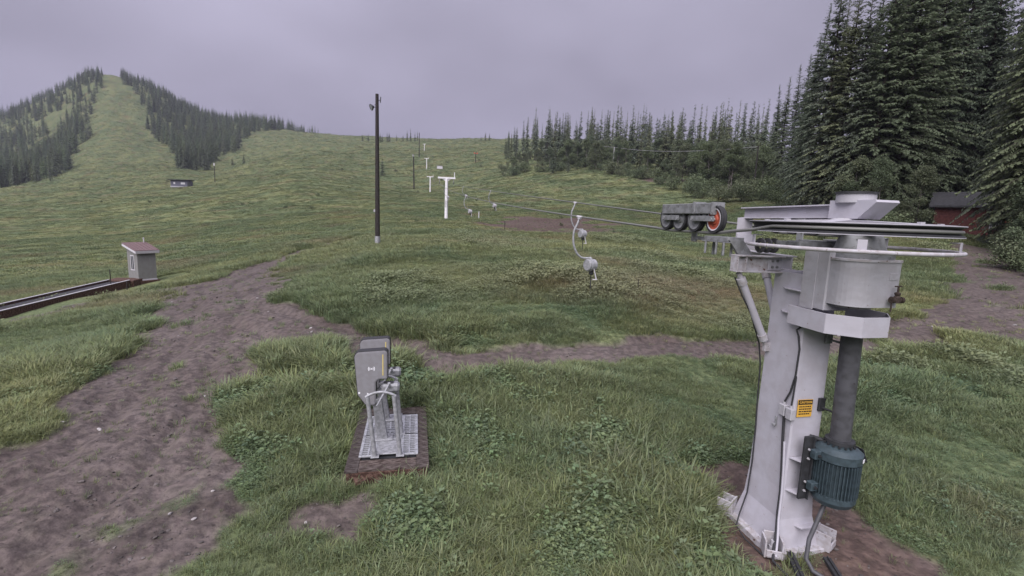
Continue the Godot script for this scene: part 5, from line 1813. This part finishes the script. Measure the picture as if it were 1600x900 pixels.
func build_huts() -> void:
	var x := -161.5
	var z := -236.5
	var o := base("lift_hut", Vector3(x, ground(x, z), z), 0.35)
	tag(o, "long blue grey hut with flat dark roof below the mountain", "hut")
	var m := Mb.new()
	m.box(Vector3(0, 1.55, 0), Vector3(8.2, 3.1, 4.0), Basis.IDENTITY, 0.02)
	part("wall", m, M.hut_wall, o)
	m = Mb.new()
	m.box(Vector3(-0.2, 3.3, 0), Vector3(9.8, 0.3, 5.6), Basis(Vector3.BACK, 0.03), 0.02)
	part("roof", m, M.hut_roof, o)
	m = Mb.new()
	m.box(Vector3(0, 0.0, 0.05), Vector3(8.5, 0.6, 4.2), Basis.IDENTITY, 0.02)
	part("foundation", m, M.cast, o)
	for q in [[-2.6, 0.7, 1.0], [0.9, 1.7, 0.9]]:
		m = Mb.new()
		m.box(Vector3(q[0], 1.7, 2.01), Vector3(q[1], q[2], 0.05))
		part("window", m, M.trim, o)
	m = Mb.new()
	m.box(Vector3(3.4, 1.5, 2.02), Vector3(1.3, 2.5, 0.06))
	part("doorway", m, M.dark, o)
	# red building among the trees on the right
	x = 52.0
	z = -55.0
	o = base("red_hut", Vector3(x, ground(x, z), z), -0.75)
	tag(o, "dark red wooden hut under the trees at the right edge", "hut")
	m = Mb.new()
	m.box(Vector3(0, 1.5, 0), Vector3(7.0, 3.4, 4.5), Basis.IDENTITY, 0.02)
	part("wall", m, M.red_wall, o)
	m = Mb.new()
	m.prism(PackedVector2Array([Vector2(-2.8, 3.0), Vector2(0, 4.6), Vector2(2.8, 3.0), Vector2(2.8, 3.2), Vector2(0, 4.85), Vector2(-2.8, 3.2)]), Vector3.ZERO, Vector3(0, 0, 1), Vector3.UP, Vector3(1, 0, 0), 4.0)
	part("roof", m, M.hut_roof, o)
	m = Mb.new()
	m.prism(PackedVector2Array([Vector2(-2.2, 3.19), Vector2(2.2, 3.19), Vector2(0, 4.45)]), Vector3.ZERO, Vector3(0, 0, 1), Vector3.UP, Vector3(1, 0, 0), 3.4)
	part("gable", m, M.red_wall, o)
	m = Mb.new()
	m.box(Vector3(2.6, 1.1, 2.27), Vector3(1.0, 2.1, 0.06), Basis.IDENTITY, 0.01)
	var dr := part("door", m, M.cloth_red, o)
	m = Mb.new()
	m.box(Vector3(2.2, 1.1, 2.32), Vector3(0.08, 0.12, 0.05))
	part("handle", m, M.cast, dr)
	m = Mb.new()
	m.box(Vector3(1.5, 1.7, 2.27), Vector3(0.7, 2.0, 0.05), Basis.IDENTITY, 0.01)
	part("notice_board", m, M.cast, o)

# ------------------------------------------------------------------ light
func sky_image() -> Image:
	var w := 512
	var h := 256
	var im := Image.create(w, h, false, Image.FORMAT_RGBAF)
	var f := FastNoiseLite.new()
	f.seed = 77
	f.frequency = 1.3
	f.fractal_octaves = 5
	for y in h:
		var el := PI * (0.5 - (y + 0.5) / h)
		for x in w:
			var az := TAU * ((x + 0.5) / w - 0.5)
			var d := Vector3(sin(az) * cos(el), sin(el), -cos(az) * cos(el))
			# an even deck of cloud: brighter overhead, with soft billows seen in perspective
			var k := maxf(d.y, 0.0)
			var q := d / (k + 0.22)
			var n := f.get_noise_3d(q.x * 0.55, q.y * 0.3, q.z * 0.55)
			var lum := SKY_BASE * (1.0 + 2.2 * k) * (1.0 + n * 0.3)
			im.set_pixel(x, y, Color(lum * 1.0, lum * 0.955, lum * 1.24))
	return im

const SKY_BASE := 0.0768

func _ready() -> void:
	rng.seed = 20260609
	var cam := Camera3D.new()
	cam.name = "camera"
	cam.position = Vector3(0, H, 0)
	cam.rotation_degrees = Vector3(-8.42, 0, 2.0)
	cam.fov = 61.93
	cam.near = 0.05
	cam.far = 4000.0
	cam.current = true
	add_child(cam)
	var env := Environment.new()
	env.background_mode = Environment.BG_SKY
	var pano := PanoramaSkyMaterial.new()
	pano.panorama = ImageTexture.create_from_image(sky_image())
	pano.energy_multiplier = 1.0
	var sky := Sky.new()
	sky.sky_material = pano
	env.sky = sky
	env.tonemap_mode = Environment.TONE_MAPPER_LINEAR
	env.tonemap_exposure = 3.3
	env.fog_enabled = true
	env.fog_density = 0.00012
	env.fog_light_color = Color(0.33, 0.33, 0.375)
	env.sdfgi_enabled = true
	env.ssao_enabled = true
	env.ssil_enabled = true
	var we := WorldEnvironment.new()
	we.name = "environment"
	we.environment = env
	add_child(we)
	var sun := DirectionalLight3D.new()
	sun.name = "sun"
	sun.light_energy = 0.5
	sun.light_color = Color(1.0, 0.98, 0.99)
	sun.light_angular_distance = 60.0
	sun.shadow_enabled = true
	sun.rotation_degrees = Vector3(-47, -20, 0)
	add_child(sun)
	make_materials()
	prepare_land()
	prepare_mask()
	print("land ", Time.get_ticks_msec())
	build_land()
	print("trees ", Time.get_ticks_msec())
	prepare_trees()
	build_forest()
	print("built ", Time.get_ticks_msec())
	build_huts()
	build_shed()
	build_station()
	build_towers()
	build_rope()
	build_hanger(-1.0, 6.85, "nearest grey tow hanger with round spring box over the grass")
	build_hanger(1.0, 13.3, "tow hanger on the far rope right behind the nearest hanger")
	build_hanger(-1.0, 34.0, "small tow hanger on the near rope halfway to the first tower", false)
	build_hanger(1.0, 35.0, "small tow hanger on the far rope halfway to the first tower", false)
	build_hanger(-1.0, 60.0, "tiny tow hanger on the near rope just before the first tower", false)
	build_hanger(1.0, 58.0, "tiny tow hanger on the far rope just before the first tower", false)
	build_pole()
	build_small_things()
	build_platform()
	build_gates()
	build_stones()
	print("grass ", Time.get_ticks_msec())
	build_grass()
	print("done ", Time.get_ticks_msec())
